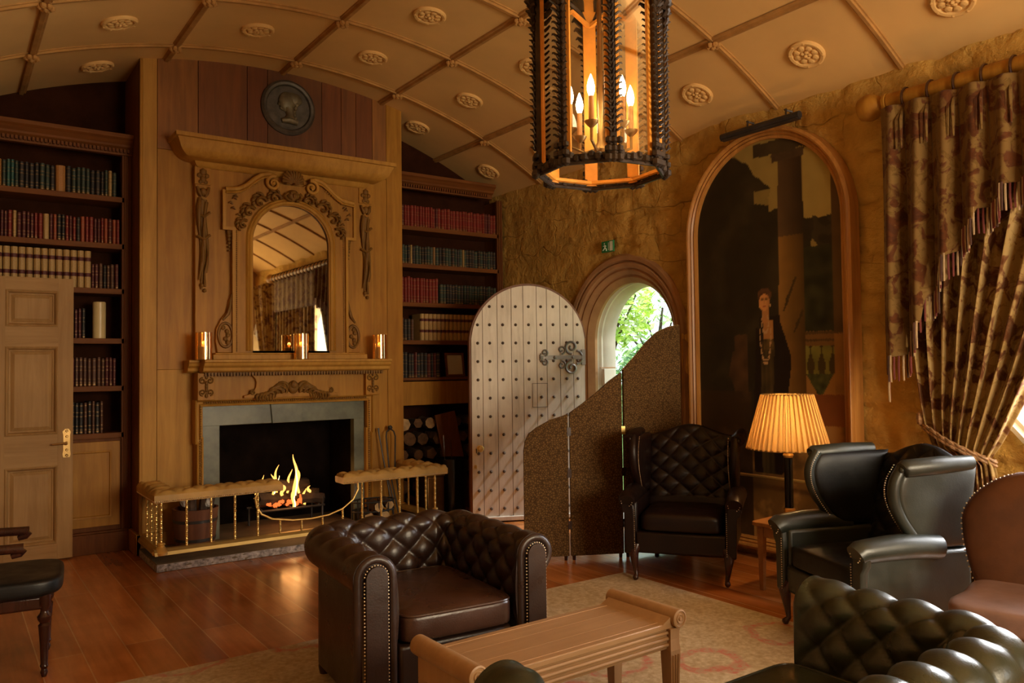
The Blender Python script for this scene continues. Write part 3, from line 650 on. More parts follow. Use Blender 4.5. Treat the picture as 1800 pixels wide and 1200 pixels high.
for k in range(11):
    a = pi*(.04+.92*k/10); r = .085+.02*sin(a)
    b.tube([(C0+.018*cos(a), 6.44, 2.93+.018*sin(a)), (C0+r*.6*cos(a), 6.425, 2.94+r*.62*sin(a)), (C0+r*cos(a), 6.45, 2.945+r*sin(a)*1.05)], [.005, .011, .014], 6)
b.ball((C0, 6.455, 2.84), .055, 12, sq=(1, .6, .9)); b.ball((C0, 6.42, 2.835), .018, 8, sq=(.8, 1, 1.2))
mk2(b, 'shell_crest', CARVE, smooth=60)
for sg in (1, -1):
    b = B()
    b.ball((C0+sg*.024, 6.43, 2.855), .012, 6); b.tube([(C0+sg*.05, 6.44, 2.86), (C0+sg*.075, 6.44, 2.83), (C0+sg*.05, 6.44, 2.80), (C0+sg*.02, 6.44, 2.795)], .012, 6)
    for k, (adeg, rr_, s) in enumerate(((68, .395, .050), (50, .415, .056), (33, .425, .052), (17, .425, .044))):     # acanthus scrolls round the arch
        a = radians(adeg); cx = rr_*cos(a); cz = 2.435+rr_*sin(a)
        sp = spiral((cx, cz), s, s*.18, a+pi*.62, -.92, 18)
        b.tube([(C0+sg*p[0], 6.462-.012*sin(pi*i/18), p[1]) for i, p in enumerate(sp)], [.013-.0004*i for i in range(19)], 6)
        for q in range(4):
            an = a+pi*.35-q*.62; x0, z0 = cx+s*.9*cos(an), cz+s*.9*sin(an); L = s*(1.1-.15*q)
            qq = [(C0+sg*(x0+L*u*cos(an-.9*u-.5)), 6.468-.014*sin(pi*u), z0+L*u*sin(an-.9*u-.5)) for u in [i/6 for i in range(7)]]
            b.tube(qq, [.010*(.45+sin(pi*(.1+.75*i/6))*.7) for i in range(7)], 6)
        b.ball((C0+sg*cx, 6.458, cz), .012, 6)
    for (x, z) in ((.46, 2.76), (.49, 2.72), (.47, 2.68), (.43, 2.63), (.45, 2.78)): b.tube([(C0+sg*x, 6.47, z), (C0+sg*(x+.02), 6.46, z+.015), (C0+sg*(x+.035), 6.47, z+.005)], [.004, .010, .004], 6)
    mk2(b, 'crest_carving', CARVE, smooth=60)
for sg in (1, -1):   # console scrolls at the foot and small drops below the ears
    b = B(); x = C0+sg*.475
    b.prism([(x, 1.53), (x+sg*.13, 1.53), (x+sg*.145, 1.62), (x+sg*.14, 1.72), (x+sg*.10, 1.80), (x+sg*.05, 1.86), (x+sg*.04, 1.95), (x, 2.02)], XZ, 6.49, 6.53)
    blk = mk2(b, 'console_block', PINE, bevel=.004)
    b = B()
    b.tube([(x+sg*(.07+.055*cos(a)), 6.487, 1.67+.095*sin(a)) for a in [2*pi*i/20 for i in range(20)]], .012, 6, closed=True)
    b.tube([(x+sg*.02, 6.487, 2.0), (x+sg*.035, 6.482, 1.9), (x+sg*.05, 6.48, 1.84), (x+sg*.09, 6.485, 1.79)], [.006, .012, .014, .008], 6)
    for k in range(5): b.ball((x+sg*(.07+R.uniform(-.02, .02)), 6.482, 1.61+k*.03), .02, 6, sq=(1, .6, 1))
    b.build('console_carving', CARVE, blk, smooth=60)
    b = B()
    for k in range(6): b.ball((x+sg*.035, 6.50, 2.50-k*.03), .026-.003*k, 6, sq=(1, .6, .9))
    mk2(b, 'ear_drop', CARVE, smooth=60)
for x in (1.655, 3.05):     # long drapery drops
    b = B(); b.box(x-.062, x+.062, 6.515, 6.53, 2.86, 2.995); blk = mk2(b, 'capital_block', PINE, bevel=.003)
    b = B()
    for (dx, z, r) in ((0, 2.96, .03), (-.03, 2.93, .02), (.03, 2.93, .02), (0, 2.90, .028), (-.02, 2.88, .018), (.02, 2.88, .018)): b.ball((x+dx, 6.512, z), r, 7, sq=(1, .6, 1))
    b.ball((x, 6.505, 2.80), .03, 8, sq=(1, .7, 1.1))
    for sg in (1, -1): b.tube([(x+sg*.045, 6.51, 2.84), (x+sg*.03, 6.5, 2.79), (x+sg*.015, 6.5, 2.76)], [.01, .014, .008], 6)
    for k, (w_, z0, z1) in enumerate(((-.028, 2.75, 2.10), (-.010, 2.73, 2.03), (.010, 2.74, 2.05), (.028, 2.72, 2.16))):
        b.tube([(x+w_*(.8+.5*sin(7*t+k)), 6.508-.012*sin(9*t+k*2), z0+(z1-z0)*t) for t in [i/14 for i in range(15)]], [.016*(1.05-.45*t+.25*sin(11*t+k)) for t in [i/14 for i in range(15)]], 6)
    b.ball((x-.01, 6.51, 2.06), .018, 6); b.ball((x+.012, 6.51, 2.02), .016, 6)
    for z in (2.60, 2.42): b.tube([(x-.05, 6.5, z+.03), (x, 6.49, z), (x+.05, 6.5, z+.04)], .012, 6)
    b.build('drapery_drop', CARVE, blk, smooth=60)
b = B(); b.box(1.71, 3.02, 6.428, 6.56, 1.474, 1.515); b.box(1.73, 3.0, 6.44, 6.56, 1.515, 1.528); mk2(b, 'plinth', PINELT, bevel=.004)
b = B(); b.add([(x, 6.505, z) for x, z in arch], [tuple(range(len(arch)))]); mk2(b, 'looking_glass', MIRR, smooth=0)

# bronze roundel above
root = thing('relief_roundel', 'round dark plaque with a classical head in relief, hung above the cornice', 'plaque', (2.375, YF, 3.62))
Tm = Matrix.Rotation(pi/2, 4, 'X')
b = B(); b.lathe([(0, .012), (.185, .012), (.195, .03), (.215, .034), (.235, .02), (.235, .0)], n=40, T=Tm, caps=False); b.build('disc', BRONZE, root)
b = B()
b.ball((-.015, -.02, .045), .085, 12, sq=(.9, .4, 1.05)); b.ball((.04, -.02, .075), .075, 10, sq=(1.1, .4, .8)); b.ball((-.075, -.02, .02), .018, 6, sq=(1.3, .6, 1))
b.tube([(.0, -.02, -.0), (.015, -.02, -.06), (.01, -.02, -.10)], [.045, .035, .05], 8); b.tube([(-.06, -.018, -.12), (.0, -.025, -.105), (.075, -.018, -.12)], [.02, .035, .025], 8)
b.ball((-.05, -.02, -.01), .03, 8, sq=(1, .5, .8))
for k in range(7): b.ball((.055+.012*sin(k), -.03, .09-.03*k), .02, 6)
b.build('relief_head', plain('worn_bronze_head', (.16, .135, .08), .5, .3, var=.4, scale=14), root, smooth=60)

# candle lamps on the mantel
def mantel_candle(x, y, lab):
    r = thing('candle_lamp', lab, 'candle', (x, y, 1.472), 0, 'gold glass candle lamps on the mantel shelf')
    b = B(); b.lathe([(.058, .0), (.061, .004), (.061, .212), (.058, .212), (.058, .004)], n=28, caps=False); b.build('glass_cylinder', GOLDGL, r)
    b = B(); b.lathe([(0, .004), (.04, .004), (.04, .10), (.03, .106), (0, .104)], n=18); b.build('candle', WAX, r)
    b = B(); b.lathe([(0, .108), (.009, .118), (.007, .132), (0, .15)], n=8); b.build('flame', WICK, r)
    lamp('mantel_candle_light', 'POINT', (x, y, 1.472+.135), .5, (1, .5, .18), radius=.012)
mantel_candle(1.625, 6.375, 'gold glass candle lamp at the end of the mantel beside the bookcase door')
mantel_candle(2.395, 6.363, 'gold glass candle lamp standing before the looking glass')
mantel_candle(3.10, 6.355, 'gold glass candle lamp at the mantel end by the red books')

# ------------------------------------------------------------------ fire
root = thing('fire_grate', 'burning log fire in the dark hearth opening', 'fire', (2.42, 6.80, .055))
b = B()
for x in (-.25, -.12, 0, .12, .25): b.tube([(x, -.12, .16), (x, .13, .16)], .009, 6)
for y in (-.12, .13): b.tube([(-.30, y, .15), (.30, y, .15)], .011, 6)
for x in (-.28, .28):
    for y in (-.12, .13): b.tube([(x, y, .16), (x, y, 0)], .010, 6)
    b.tube([(x, -.12, .15), (x, -.14, .22)], .010, 6)
grate = b.build('grate', IRON, root)
def log(b, p0, p1, r, m0=0, m1=1, n=10, seed=0):
    p0, p1 = Vector(p0), Vector(p1); rr = random.Random(seed); L = 6
    pts = [p0.lerp(p1, i/L)+Vector((0, 0, rr.uniform(-.006, .006))) for i in range(L+1)]
    b.tube(pts, [r*rr.uniform(.9, 1.06) for _ in range(L+1)], n, m0, caps=False)
    k = len(b.v)-(L+1)*n
    b.f += [tuple(k+i for i in reversed(range(n))), tuple(k+L*n+i for i in range(n))]; b.m += [m1, m1]
def single_log(name, lab, p0, p1, r, mats, seed, group=None, parent=None):
    b = B(); log(b, p0, p1, r, n=(5, 10, 7, 6, 9)[seed % 5], seed=seed); o = b.build(name, mats); return tag(o, lab, 'log', group)
G_ = 'charred logs burning in the grate'
for i, (p0, p1, r) in enumerate((((2.15, 6.74, .30), (2.48, 6.86, .27), .055), ((2.36, 6.88, .31), (2.70, 6.76, .285), .06), ((2.28, 6.76, .40), (2.62, 6.84, .38), .052), ((2.52, 6.72, .275), (2.72, 6.70, .27), .045))):
    single_log('burning_log', 'blackened log alight among the flames on the grate', p0, p1, r, [CHAR, EMBER if i in (1, 3) else CHAR], i, G_)
b = B()
for q in range(60): b.ball((R.uniform(-.2, .22), R.uniform(-.08, .1), .18+R.uniform(-.01, .03)), R.uniform(.010, .022), 5)
b.build('embers', EMBER, grate, smooth=0)
def flame(b, x, y, z, h, w_, lean=0, m=0, seed=0):
    rr = random.Random(seed); L = 14
    pts = [(x+lean*t+1.1*w_*sin(6.5*t+seed)*t**.7, y+.4*w_*sin(5*t+seed*2), z+h*t) for t in [i/L for i in range(L+1)]]
    b.tube(pts, [max(.0015, w_*(.45+.9*t)*(1-t)**.8*1.3) for t in [i/L for i in range(L+1)]], 8, m)
b = B()
for a in ((.05, -.05, .24, .36, .022, .02), (.10, -.04, .26, .22, .018, -.02), (.0, -.03, .27, .20, .015, .03), (-.13, -.04, .27, .25, .016, .05), (-.08, .0, .27, .17, .018, -.03), (.03, -.10, .14, .20, .02, 0), (.13, -.08, .16, .14, .018, 0), (-.27, .0, .24, .07, .02, .04), (.18, -.06, .20, .12, .025, .02), (-.22, -.02, .30, .14, .010, .01), (-.06, -.08, .26, .10, .02, .0)):
    flame(b, *a[:5], lean=a[5], seed=int(a[3]*100))
for a in ((.055, -.075, .25, .24, .011, .02), (-.125, -.06, .28, .15, .008, .04), (.035, -.115, .14, .13, .010, 0)): flame(b, *a[:5], lean=a[5], m=1, seed=int(a[3]*100))
b.build('flames', [FLAME, FLAMEC], root, smooth=60)
lamp('fire_light', 'POINT', (2.42, 6.60, .36), 2.5, (1, .42, .12), radius=.12)

# ------------------------------------------------------------------ club fender
root = thing('club_fender', 'brass club fender with tufted ochre leather seats round the hearth', 'fender', (2.35, 6.0, .055))
FX0, FX1, FY = 1.245, 3.445, 6.01; SB, ST = .43, .505
def fp(b, name, m, **k): return b.build(name, m, root, loc=(-2.35, -6.0, 0), **k)
def cushion(x0, x1, y0, y1, along='x'):
    b = B(); L = (x1-x0) if along == 'x' else (y1-y0)
    def top(u, v):
        x = x0+(x1-x0)*u; y = y0+(y1-y0)*v; du = min(u, 1-u)*(x1-x0); dv = min(v, 1-v)*(y1-y0)
        e = min(1, sqrt(max(0, min(du, dv))/.03)); s_ = (x if along == 'x' else y)/.150
        t = ((y-y0)/(y1-y0) if along == 'x' else (x-x0)/(x1-x0))*2
        puff = abs(sin(pi*(s_+t/2))*sin(pi*(s_-t/2)))**.45 if .0 < t < 2 else 1
        return (x, y, ST-.030+.022*e*(.25+.75*1)+.026*(puff-.4)*e)
    nu = int((x1-x0)/.012)+2; nv = int((y1-y0)/.012)+2
    b.surf(top, nu, nv)
    z = ST-.03
    b.surf(lambda u, v: (x0+(x1-x0)*u, y0, SB+(z-SB)*v), 2, 2); b.surf(lambda u, v: (x0+(x1-x0)*u, y1, SB+(z-SB)*v), 2, 2)
    b.surf(lambda u, v: (x0, y0+(y1-y0)*u, SB+(z-SB)*v), 2, 2); b.surf(lambda u, v: (x1, y0+(y1-y0)*u, SB+(z-SB)*v), 2, 2); b.box(x0+.002, x1-.002, y0+.002, y1-.002, SB-.006, SB)
    return b
for a in ((1.185, 2.09, 5.935, 6.10, 'x'), (2.575, 3.53, 5.935, 6.10, 'x'), (1.185, 1.36, 6.102, 6.56, 'y'), (3.355, 3.53, 6.102, 6.56, 'y')):
    fp(cushion(*a), 'seat_pad', FENDL, smooth=50)
for x0, x1 in ((1.19, 2.085), (2.58, 3.525)):
    b = B(); n = int((x1-x0)/.0125)
    for i in range(n): b.ball((x0+(x1-x0)*i/n, 5.932, SB+.004), .0042, 5)
    if x0 < 2:
        for i in range(36): b.ball((1.183, 5.94+.0125*i*1.35, SB+.004), .0042, 5)
    fp(b, 'nail_trim', NAIL, smooth=60)
b = B()
b.prism([(FY-.05, .055), (FY+.05, .055), (FY+.05, .075), (FY+.02, .095), (FY-.02, .095), (FY-.045, .078)], YZ, FX0-.05, FX1+.05)
for x in (FX0, FX1): b.prism([(x-.05, .055), (x+.05, .055), (x+.045, .075), (x+.02, .095), (x-.02, .095), (x-.045, .078)], XZ, FY, YF)
fp(b, 'base_rail', DULLBR, smooth=30)
b = B()
for x in (FX0, FX1): b.lathe([(.058, .056), (.06, .07), (.05, .085), (.03, .10), (.02, .115), (.028, .125), (.02, .135)], c=(x, FY, 0), n=18)
fp(b, 'corner_foot', BRASS)
def post(h):
    b = B(); n = 10; L = max(8, int(h/.0065)); vs = []
    for i in range(L+1):
        z = h*i/L
        for k in range(n): a = 2*pi*k/n; r = .0082*(1+.26*sin(a*1+z*2*pi/.0155)); vs.append((r*cos(a), r*sin(a), z))
    b.add(vs, [(i*n+k, i*n+(k+1) % n, (i+1)*n+(k+1) % n, (i+1)*n+k) for i in range(L) for k in range(n)]); return b
def curvez(x): 
    P_ = [(1.925, .43), (1.903, .38), (1.912, .31), (1.95, .25), (2.03, .208), (2.188, .180), (2.335, .174), (2.48, .186), (2.60, .222), (2.69, .285), (2.735, .365), (2.73, .43)]
    for (xa, za), (xb, zb) in zip(P_[2:], P_[3:]):
        if xa <= x <= xb: return za+(zb-za)*(x-xa)/(xb-xa)
    return None
px_ = [FX0+i*(FX1-FX0)/13.333 for i in range(14)]; px_ = [FX0+.1692*i for i in range(14)]
meshes = {}
def put_post(x, y, h):
    key = round(h, 2)
    o = post(h).build('post', BRASS, root, loc=(x-2.35, y-6.0, .09)) if key not in meshes else None
    if o: meshes[key] = o
    else: o = meshes[key].copy(); col.objects.link(o); o.parent = root; o.location = (x-2.35, y-6.0, .09)
for x in px_:
    cz = curvez(x) if 1.93 < x < 2.73 else None
    put_post(x, FY, (cz or SB)-.09)
for x in (FX0, FX1):
    for y in (6.17, 6.33, 6.49): put_post(x, y, SB-.09)
P_ = [(1.925, .43), (1.903, .38), (1.912, .31), (1.95, .25), (2.03, .208), (2.188, .180), (2.335, .174), (2.48, .186), (2.60, .222), (2.69, .285), (2.735, .365), (2.73, .43)]
b = B(); b.tube([(x, FY, z) for x, z in P_], .0075, 8); fp(b, 'dipped_rail', BRASS, smooth=60)

# bucket of kindling
root = thing('kindling_bucket', 'old wooden banded bucket inside the fender corner', 'bucket', (1.56, 6.36, .055))
b = B(); n = 24; b.lathe([(.0, .0), (.135, 0), (.165, .30), (.150, .30), (.125, .04), (0, .04)], n=n); b.build('stave', BUCKETW, root)
b = B()
for z, r in ((.06, .143), (.20, .157)): b.lathe([(r, z), (r+.003, z), (r+.004, z+.022), (r+.001, z+.022)], n=24, caps=False)
b.build('hoop', IRON, root)
G_ = 'logs and crumpled paper in the wooden bucket'
for i, (a, t, r) in enumerate(((0, .05, .04), (2.1, .07, .035), (4.2, .06, .038), (5.2, .03, .03))):
    o = single_log('kindling', 'stubby piece of firewood standing in the wooden bucket', (1.56+.06*cos(a), 6.36+.06*sin(a), .11), (1.56+(.06+t)*cos(a), 6.36+(.06+t)*sin(a), .43+.02*i), r, [BARK, CUTWOOD], 20+i, G_)
def crumple(loc, s, seed, lab):
    b = B(); b.surf(lambda u, v: tuple(s*(1+.45*noise.noise(Vector((cos(2*pi*u)*1.7+seed, sin(2*pi*u)*1.7, v*3))))*c for c in (sin(pi*(.02+.96*v))*cos(2*pi*u), sin(pi*(.02+.96*v))*sin(2*pi*u), cos(pi*(.02+.96*v)))), 12, 9, True)
    return tag(b.build('crumpled_paper', PAPER, None, loc=loc, smooth=0), lab, 'paper')
crumple((1.47, 6.29, .425), .042, 2, 'crumpled white paper on top of the bucket, outermost by the fender corner'); crumple((1.63, 6.28, .40), .032, 5, 'small crumpled paper on top of the bucket, nearer the fire')

# log basket, irons and bins at the other end
root = thing('log_basket', 'black iron log basket inside the fender near the tools', 'basket', (3.02, 6.34, .055))
b = B()
for z in (.02, .12, .2): b.tube([(.19*cos(a), .12*sin(a), z) for a in [2*pi*i/24 for i in range(24)]], .007, 6, closed=True)
for i in range(12): a = 2*pi*i/12; b.tube([(.19*cos(a), .12*sin(a), 0), (.19*cos(a), .12*sin(a), .2)], .005, 5)
b.tube([(-.19, 0, .2), (-.15, 0, .36), (0, 0, .42), (.15, 0, .36), (.19, 0, .2)], .007, 6); b.box(-.18, .18, -.11, .11, .0, .012)
b.build('cage', IRON, root)
for i, (p0, p1, r) in enumerate((((2.93, 6.22, .13), (2.96, 6.44, .13), .05), ((3.08, 6.23, .13), (3.1, 6.43, .14), .045), ((3.02, 6.22, .21), (3.04, 6.44, .21), .045), ((3.13, 6.24, .22), (3.15, 6.42, .23), .04))):
    single_log('firewood_log', 'split log stacked in the black iron basket', p0, p1, r, [BARK, CUTWOOD], 40+i, 'logs in the iron basket')
root = thing('fire_tongs', 'long black fire tongs with a looped head leaning against the pine wall', 'tongs', (3.28, 6.46, .055))
b = B(); b.ball((0, .06, .80), .022, 8)
for sg in (1, -1): b.tube([(0, .06, .79), (sg*.035, .06, .765), (sg*.045, .05, .72), (sg*.03, .03, .45), (sg*.012+.05, -.03, .01)], .007, 6)
b.build('arms', IRON, root)
b = B(); b.tube([(0, 0, 0), (-.09, .10, .74), (-.095, .105, .80)], [.006, .006, .010], 6)
tag(b.build('poker', IRON, loc=(3.27, 6.44, .055)), 'thin black poker leaning beside the fire tongs', 'poker')
root = thing('coal_bin', 'tall black bin holding two steel rods under the bookcase', 'bin', (3.98, 6.62, 0))
b = B(); b.lathe([(0, 0), (.13, 0), (.15, .52), (.143, .52), (.125, .03), (0, .03)], n=24); b.build('bin_body', BLACK, root)
b = B(); b.tube([(-.05, 0, .05), (-.07, .03, .74)], .004, 6); b.tube([(.02, 0, .05), (.01, .03, .70)], .004, 6); b.build('rod', plain('steel', (.6, .6, .6), .25, 1, bump=0), root)
root = thing('copper_box', 'tall copper-coloured box standing behind the fender end', 'box', (3.72, 6.56, 0))
b = B(); b.box(-.09, .09, -.09, .09, 0, .38); b.build('box_body', OLDBR, root, bevel=.01); b = B(); b.box(-.095, .095, -.095, .095, .38, .40); b.build('rim', OLDBR, root, bevel=.003)
# stacked wood in the niche
G_ = 'firewood stacked in the niche under the bookcase'; k = 0
for row in range(6):
    for i in range(7):
        r = R.uniform(.052, .073); x = 3.57+i*.15+(.07 if row % 2 else 0)+R.uniform(-.012, .012); z = .09+row*.15
        if x > 4.58 or (row < 2 and x > 4.3): continue
        k += 1; dk = 1 if R.random() < .75 else 0
        single_log('stacked_log', 'sawn log end in the dim woodpile under the red-book bookcase', (x, 6.93+R.uniform(-.02, .03), z), (x+.01, 7.15, z), r, [BARK, (CUTWOOD, DARKCUT)[dk]], 60+k, G_)
root = None
b = B(); b.box(4.10, 4.33, 6.78, 6.80, 0, .95, T=Matrix.Translation((4.2, 6.8, 0)) @ Matrix.Rotation(radians(-9), 4, 'Y') @ Matrix.Rotation(radians(-6), 4, 'X') @ Matrix.Translation((-4.2, -6.8, 0)))
tag(b.build('leaning_board', PLANK[2], bevel=.004), 'dark reddish board leaning across the woodpile niche', 'board')

# ------------------------------------------------------------------ bookcases
def bookcase(name, lab, x0, x1, shelves, zc0, zc1, base, right):
    root = thing(name, lab, 'bookcase', ((x0+x1)/2, 6.9, 0)); o = (-(x0+x1)/2, -6.9, 0)
    b = B(); b.box(x0, x0+.04, 6.92, YB-.005, 0, zc0); b.box(x1-.04, x1, 6.92, YB-.005, 0, zc0); b.build('side_panel', SHELFV, root, loc=o)
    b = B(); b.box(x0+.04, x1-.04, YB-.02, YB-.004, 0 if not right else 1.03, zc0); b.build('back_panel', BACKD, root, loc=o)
    b = B()
    for x in (x0, x1-.07):
        b.box(x, x+.07, 6.895, 6.92, .0, zc0)
        for q in (.02, .048): b.box(x+q-.004, x+q+.004, 6.886, 6.9, .16, zc0)
    b.build('face_stile', SHELFV, root, loc=o, bevel=.002)
    for z in shelves: b = B(); b.box(x0+.04, x1-.04, 6.895, YB-.02, z-.042, z); b.build('shelf', SHELF, root, loc=o, bevel=.003)
    b = B(); h = zc1-zc0
    pc = [(6.93, zc1), (6.80, zc1), (6.80, zc1-.2*h), (6.82, zc1-.3*h), (6.845, zc1-.5*h), (6.85, zc1-.6*h), (6.875, zc1-.7*h), (6.88, zc0), (6.93, zc0)]
    xe = x1 if not right else x1-.14
    b.prism(pc, YZ, x0+.0, x1 if not right else 4.66); 
    i = x0+.03
    while i < (x1 if not right else 4.62)-.02: b.box(i, i+.014, 6.852, 6.88, zc0+.10*h, zc0+.28*h); i += .027
    b.build('cornice', SHELF, root, loc=o, smooth=0)
    if base:
        b = B(); b.box(x0+.0, x1, 6.91, 6.95, .16, .873); b.box(x0, x1, 6.86, 6.95, 0, .15); b.box(x0, x1, 6.875, 6.92, .15, .165); b.build('base_cupboard', SHELFV, root, loc=o, bevel=.003)
        n = 3; wd = (x1-x0-.14)/n
        for q in range(n):
            xa = x0+.07+q*wd
            b = B(); b.box(xa+.01, xa+wd-.01, 6.893, 6.912, .20, .85)
            b.sweep([(xa+.07, .27), (xa+wd-.07, .27), (xa+wd-.07, .78), (xa+.07, .78)], [(-.0, 6.893), (-.004, 6.882), (.012, 6.884), (.016, 6.893)], XZ, closed=True)
            b.build('cupboard_door', PINE if q == n-1 else SHELFV, root, loc=o, bevel=.002)
    else:
        b = B(); b.box(x0+.07, x1-.07, 6.895, 6.93, 1.025, 1.27); b.build('lintel_board', PINE, root, loc=o, bevel=.003)
        b = B(); b.box(x0+.04, x1-.04, 6.90, YB-.02, 1.22, 1.253); b.build('bottom_board', SHELF, root, loc=o)
    return root
bookcase('bookcase', 'dark oak bookcase beside the chimney breast, partly hidden by the pale panelled door', XL+.01, 1.205, (2.767, 2.395, 2.04, 1.65, 1.28, .915), 3.10, 3.25, True, False)
bookcase('bookcase', 'dark oak bookcase topped with red books, between chimney breast and stone wall', 3.47, 4.80, (2.78, 2.41, 2.03, 1.66, 1.294), 3.14, 3.28, False, True)
bookmesh = {}
def book(x, z, w_, h, c, lab, group, bands=0, y=6.935, lean=0):
    key = (c, bands, R.randint(0, 3)); me = bookmesh.get(key)
    if me is None:
        b = B(); d = .8
        sp = [(-.5, 0), (-.42, -.07), (-.2, -.12), (.2, -.12), (.42, -.07), (.5, 0)]
        b.prism([(.5, d), (-.5, d)]+sp, XY, 0, 1, 0)
        if bands == 1:
            for zz in (.30, .72): b.prism([(p[0], p[1]-.01) for p in sp]+[(.5, .05), (-.5, .05)], XY, zz, zz+.10, 1)
        if bands == 2:
            for zz in (.12, .24, .55, .68, .9): b.prism([(p[0], p[1]-.01) for p in sp], XY, zz, zz+.012+.01*(key[2] % 2), 1)
            if key[2] > 1: b.prism([(p[0], p[1]-.008) for p in sp], XY, .03, .08, 1)
        o = b.build('book', [BOOKC[c], BOOKC['maroon'] if bands == 1 else BOOKG], smooth=0); me = bookmesh[key] = o.data
        o2 = o
    else:
        o2 = bpy.data.objects.new('book', me); col.objects.link(o2)
    o2.location = (x+w_/2, y, z+.0005); o2.scale = (w_*.94, .20, h); o2.rotation_euler = (0, lean, 0)
    return tag(o2, lab, 'book', group)
def row(x0, x1, z, h, w_, cols, lab, group, bands=2, special={}, dy=0):
    x = x0; i = 0
    while x < x1-w_*.5:
        c = R.choice(cols); ww = w_*R.uniform(.8, 1.2); hh = h*R.uniform(.93, 1.0); bb = bands; L_ = lab; g = group
        if bands == 1: ww = w_; hh = h
        if i in special: c, ww, bb, L_ = special[i]; g = None
        if x+ww > x1: break
        book(x, z, ww, hh, c, L_, g, bb, y=6.935+dy+(R.uniform(0, .012) if bands != 1 else 0)); x += ww; i += 1
XA = .10
row(XA, 1.125, 2.767, .205, .031, ['green', 'green', 'black', 'green', 'black'], 'dark green clothbound book on the topmost shelf above the pale door', 'green books, topmost left shelf', special={7: ('orange', .034, 0, 'ochre-spined book at the frame edge of the green row'), 9: ('teal', .026, 2, 'bright teal green book near the frame edge among dark green ones'), 10: ('teal', .025, 2, 'slim teal book standing against the brighter teal one, topmost shelf'), 19: ('orange', .072, 0, 'broad ochre book in the middle of the green topmost row'), 29: ('cream', .030, 2, 'slim cream-labelled book near the end of the green row'), 32: ('tan', .036, 0, 'buff book closing the green row beside the chimney breast')})
row(XA, 1.125, 2.395, .20, .028, ['red', 'maroon', 'red', 'rust', 'maroon', 'black'], 'red or dark maroon gilt-tooled book on the shelf above the cream volumes', 'red and maroon books, second left shelf', special={11: ('cream', .028, 2, 'narrow cream book before the bright red ones, shelf above the cream volumes'), 18: ('cream', .042, 0, 'thick cream book with a dark label among the red ones'), 27: ('rust', .032, 2, 'rust orange book near the dark end of the red row')})
row(XA, .93, 2.04, .285, .0485, ['cream'], 'tall cream volume with two dark bands, above the pale door', 'cream banded volumes, left bookcase', 1)
row(.925, 1.125, 2.04, .195, .027, ['maroon', 'brown', 'black'], 'short dark gilt book beside the cream volumes above the pillar candle', 'short dark books beside the cream volumes')
row(.72, .90, 1.65, .24, .03, ['black', 'maroon'], 'near-black book behind the pillar candle', 'dark books beside the pillar candle', dy=.06)
row(.72, 1.125, 1.28, .225, .032, ['brown', 'maroon', 'brown'], 'brown leather book on the shelf below the pillar candle', 'brown books below the pillar candle')
row(.72, 1.02, .915, .25, .030, ['black', 'black', 'brown'], 'blackish tall book on the lowest shelf above the cupboard', 'black books, lowest left shelf')
row(3.515, 4.755, 2.78, .21, .0345, ['red', 'red', 'red', 'maroon'], 'red leather book in the long red row on the highest shelf by the stone wall', 'red books, highest right shelf')
row(3.515, 4.755, 2.41, .185, .033, ['green', 'black', 'green', 'black'], 'dark green book in the long green row below the red one', 'green books, second right shelf', special={6: ('cream', .022, 2, 'pale slim book among the dark green row'), 14: ('tan', .03, 2, 'tan book halfway along the dark green row'), 24: ('cream', .016, 0, 'very thin white book in the dark green row')})
row(3.515, 4.03, 2.03, .255, .0335, ['red'], 'tall red gilt book of a matching set, third shelf by the chimney breast', 'matching red set, third right shelf')
row(4.05, 4.755, 2.03, .20, .033, ['green', 'black', 'green'], 'short dark green book following the tall red set on its shelf', 'short green books, third right shelf')
row(3.515, 3.77, 1.66, .22, .035, ['black', 'brown'], 'dark brown book between the chimney breast and the cream banded set', 'dark books, fourth right shelf')
row(3.82, 4.56, 1.66, .262, .047, ['cream'], 'cream volume with two dark bands behind the top of the studded door', 'cream banded volumes, right bookcase', 1)
row(3.515, 4.06, 1.294, .25, .036, ['black', 'maroon', 'black'], 'almost black book on the shelf with the small picture frame', 'black books, lowest right shelf')
b = B(); b.lathe([(0, 0), (.046, 0), (.047, .01), (.047, .28), (.042, .286), (.0, .28)], n=24)
tag(b.build('pillar_candle', WAX, loc=(.985, 6.955, 1.65)), 'tall cream pillar candle standing alone on a bookcase shelf', 'candle')
root = thing('small_picture_frame', 'small dark frame with pale paper leaning beside the studded door', 'picture frame', (4.22, 6.93, 1.297))  # small picture frame, its picture left as a plain pale sheet
T_ = Matrix.Rotation(radians(-8), 4, 'X')
b = B(); b.sweep([(-.09, .02), (.09, .02), (.09, .22), (-.09, .22)], [(-.02, 0), (-.02, -.015), (.0, -.02), (0, 0)], lambda a, c, d: T_ @ Vector((a, d, c)), closed=True); b.build('frame_border', SHELF, root)
b = B(); b.box(-.09, .09, -.006, .004, .02, .22, T=T_); b.build('paper_sheet', PAPER, root)

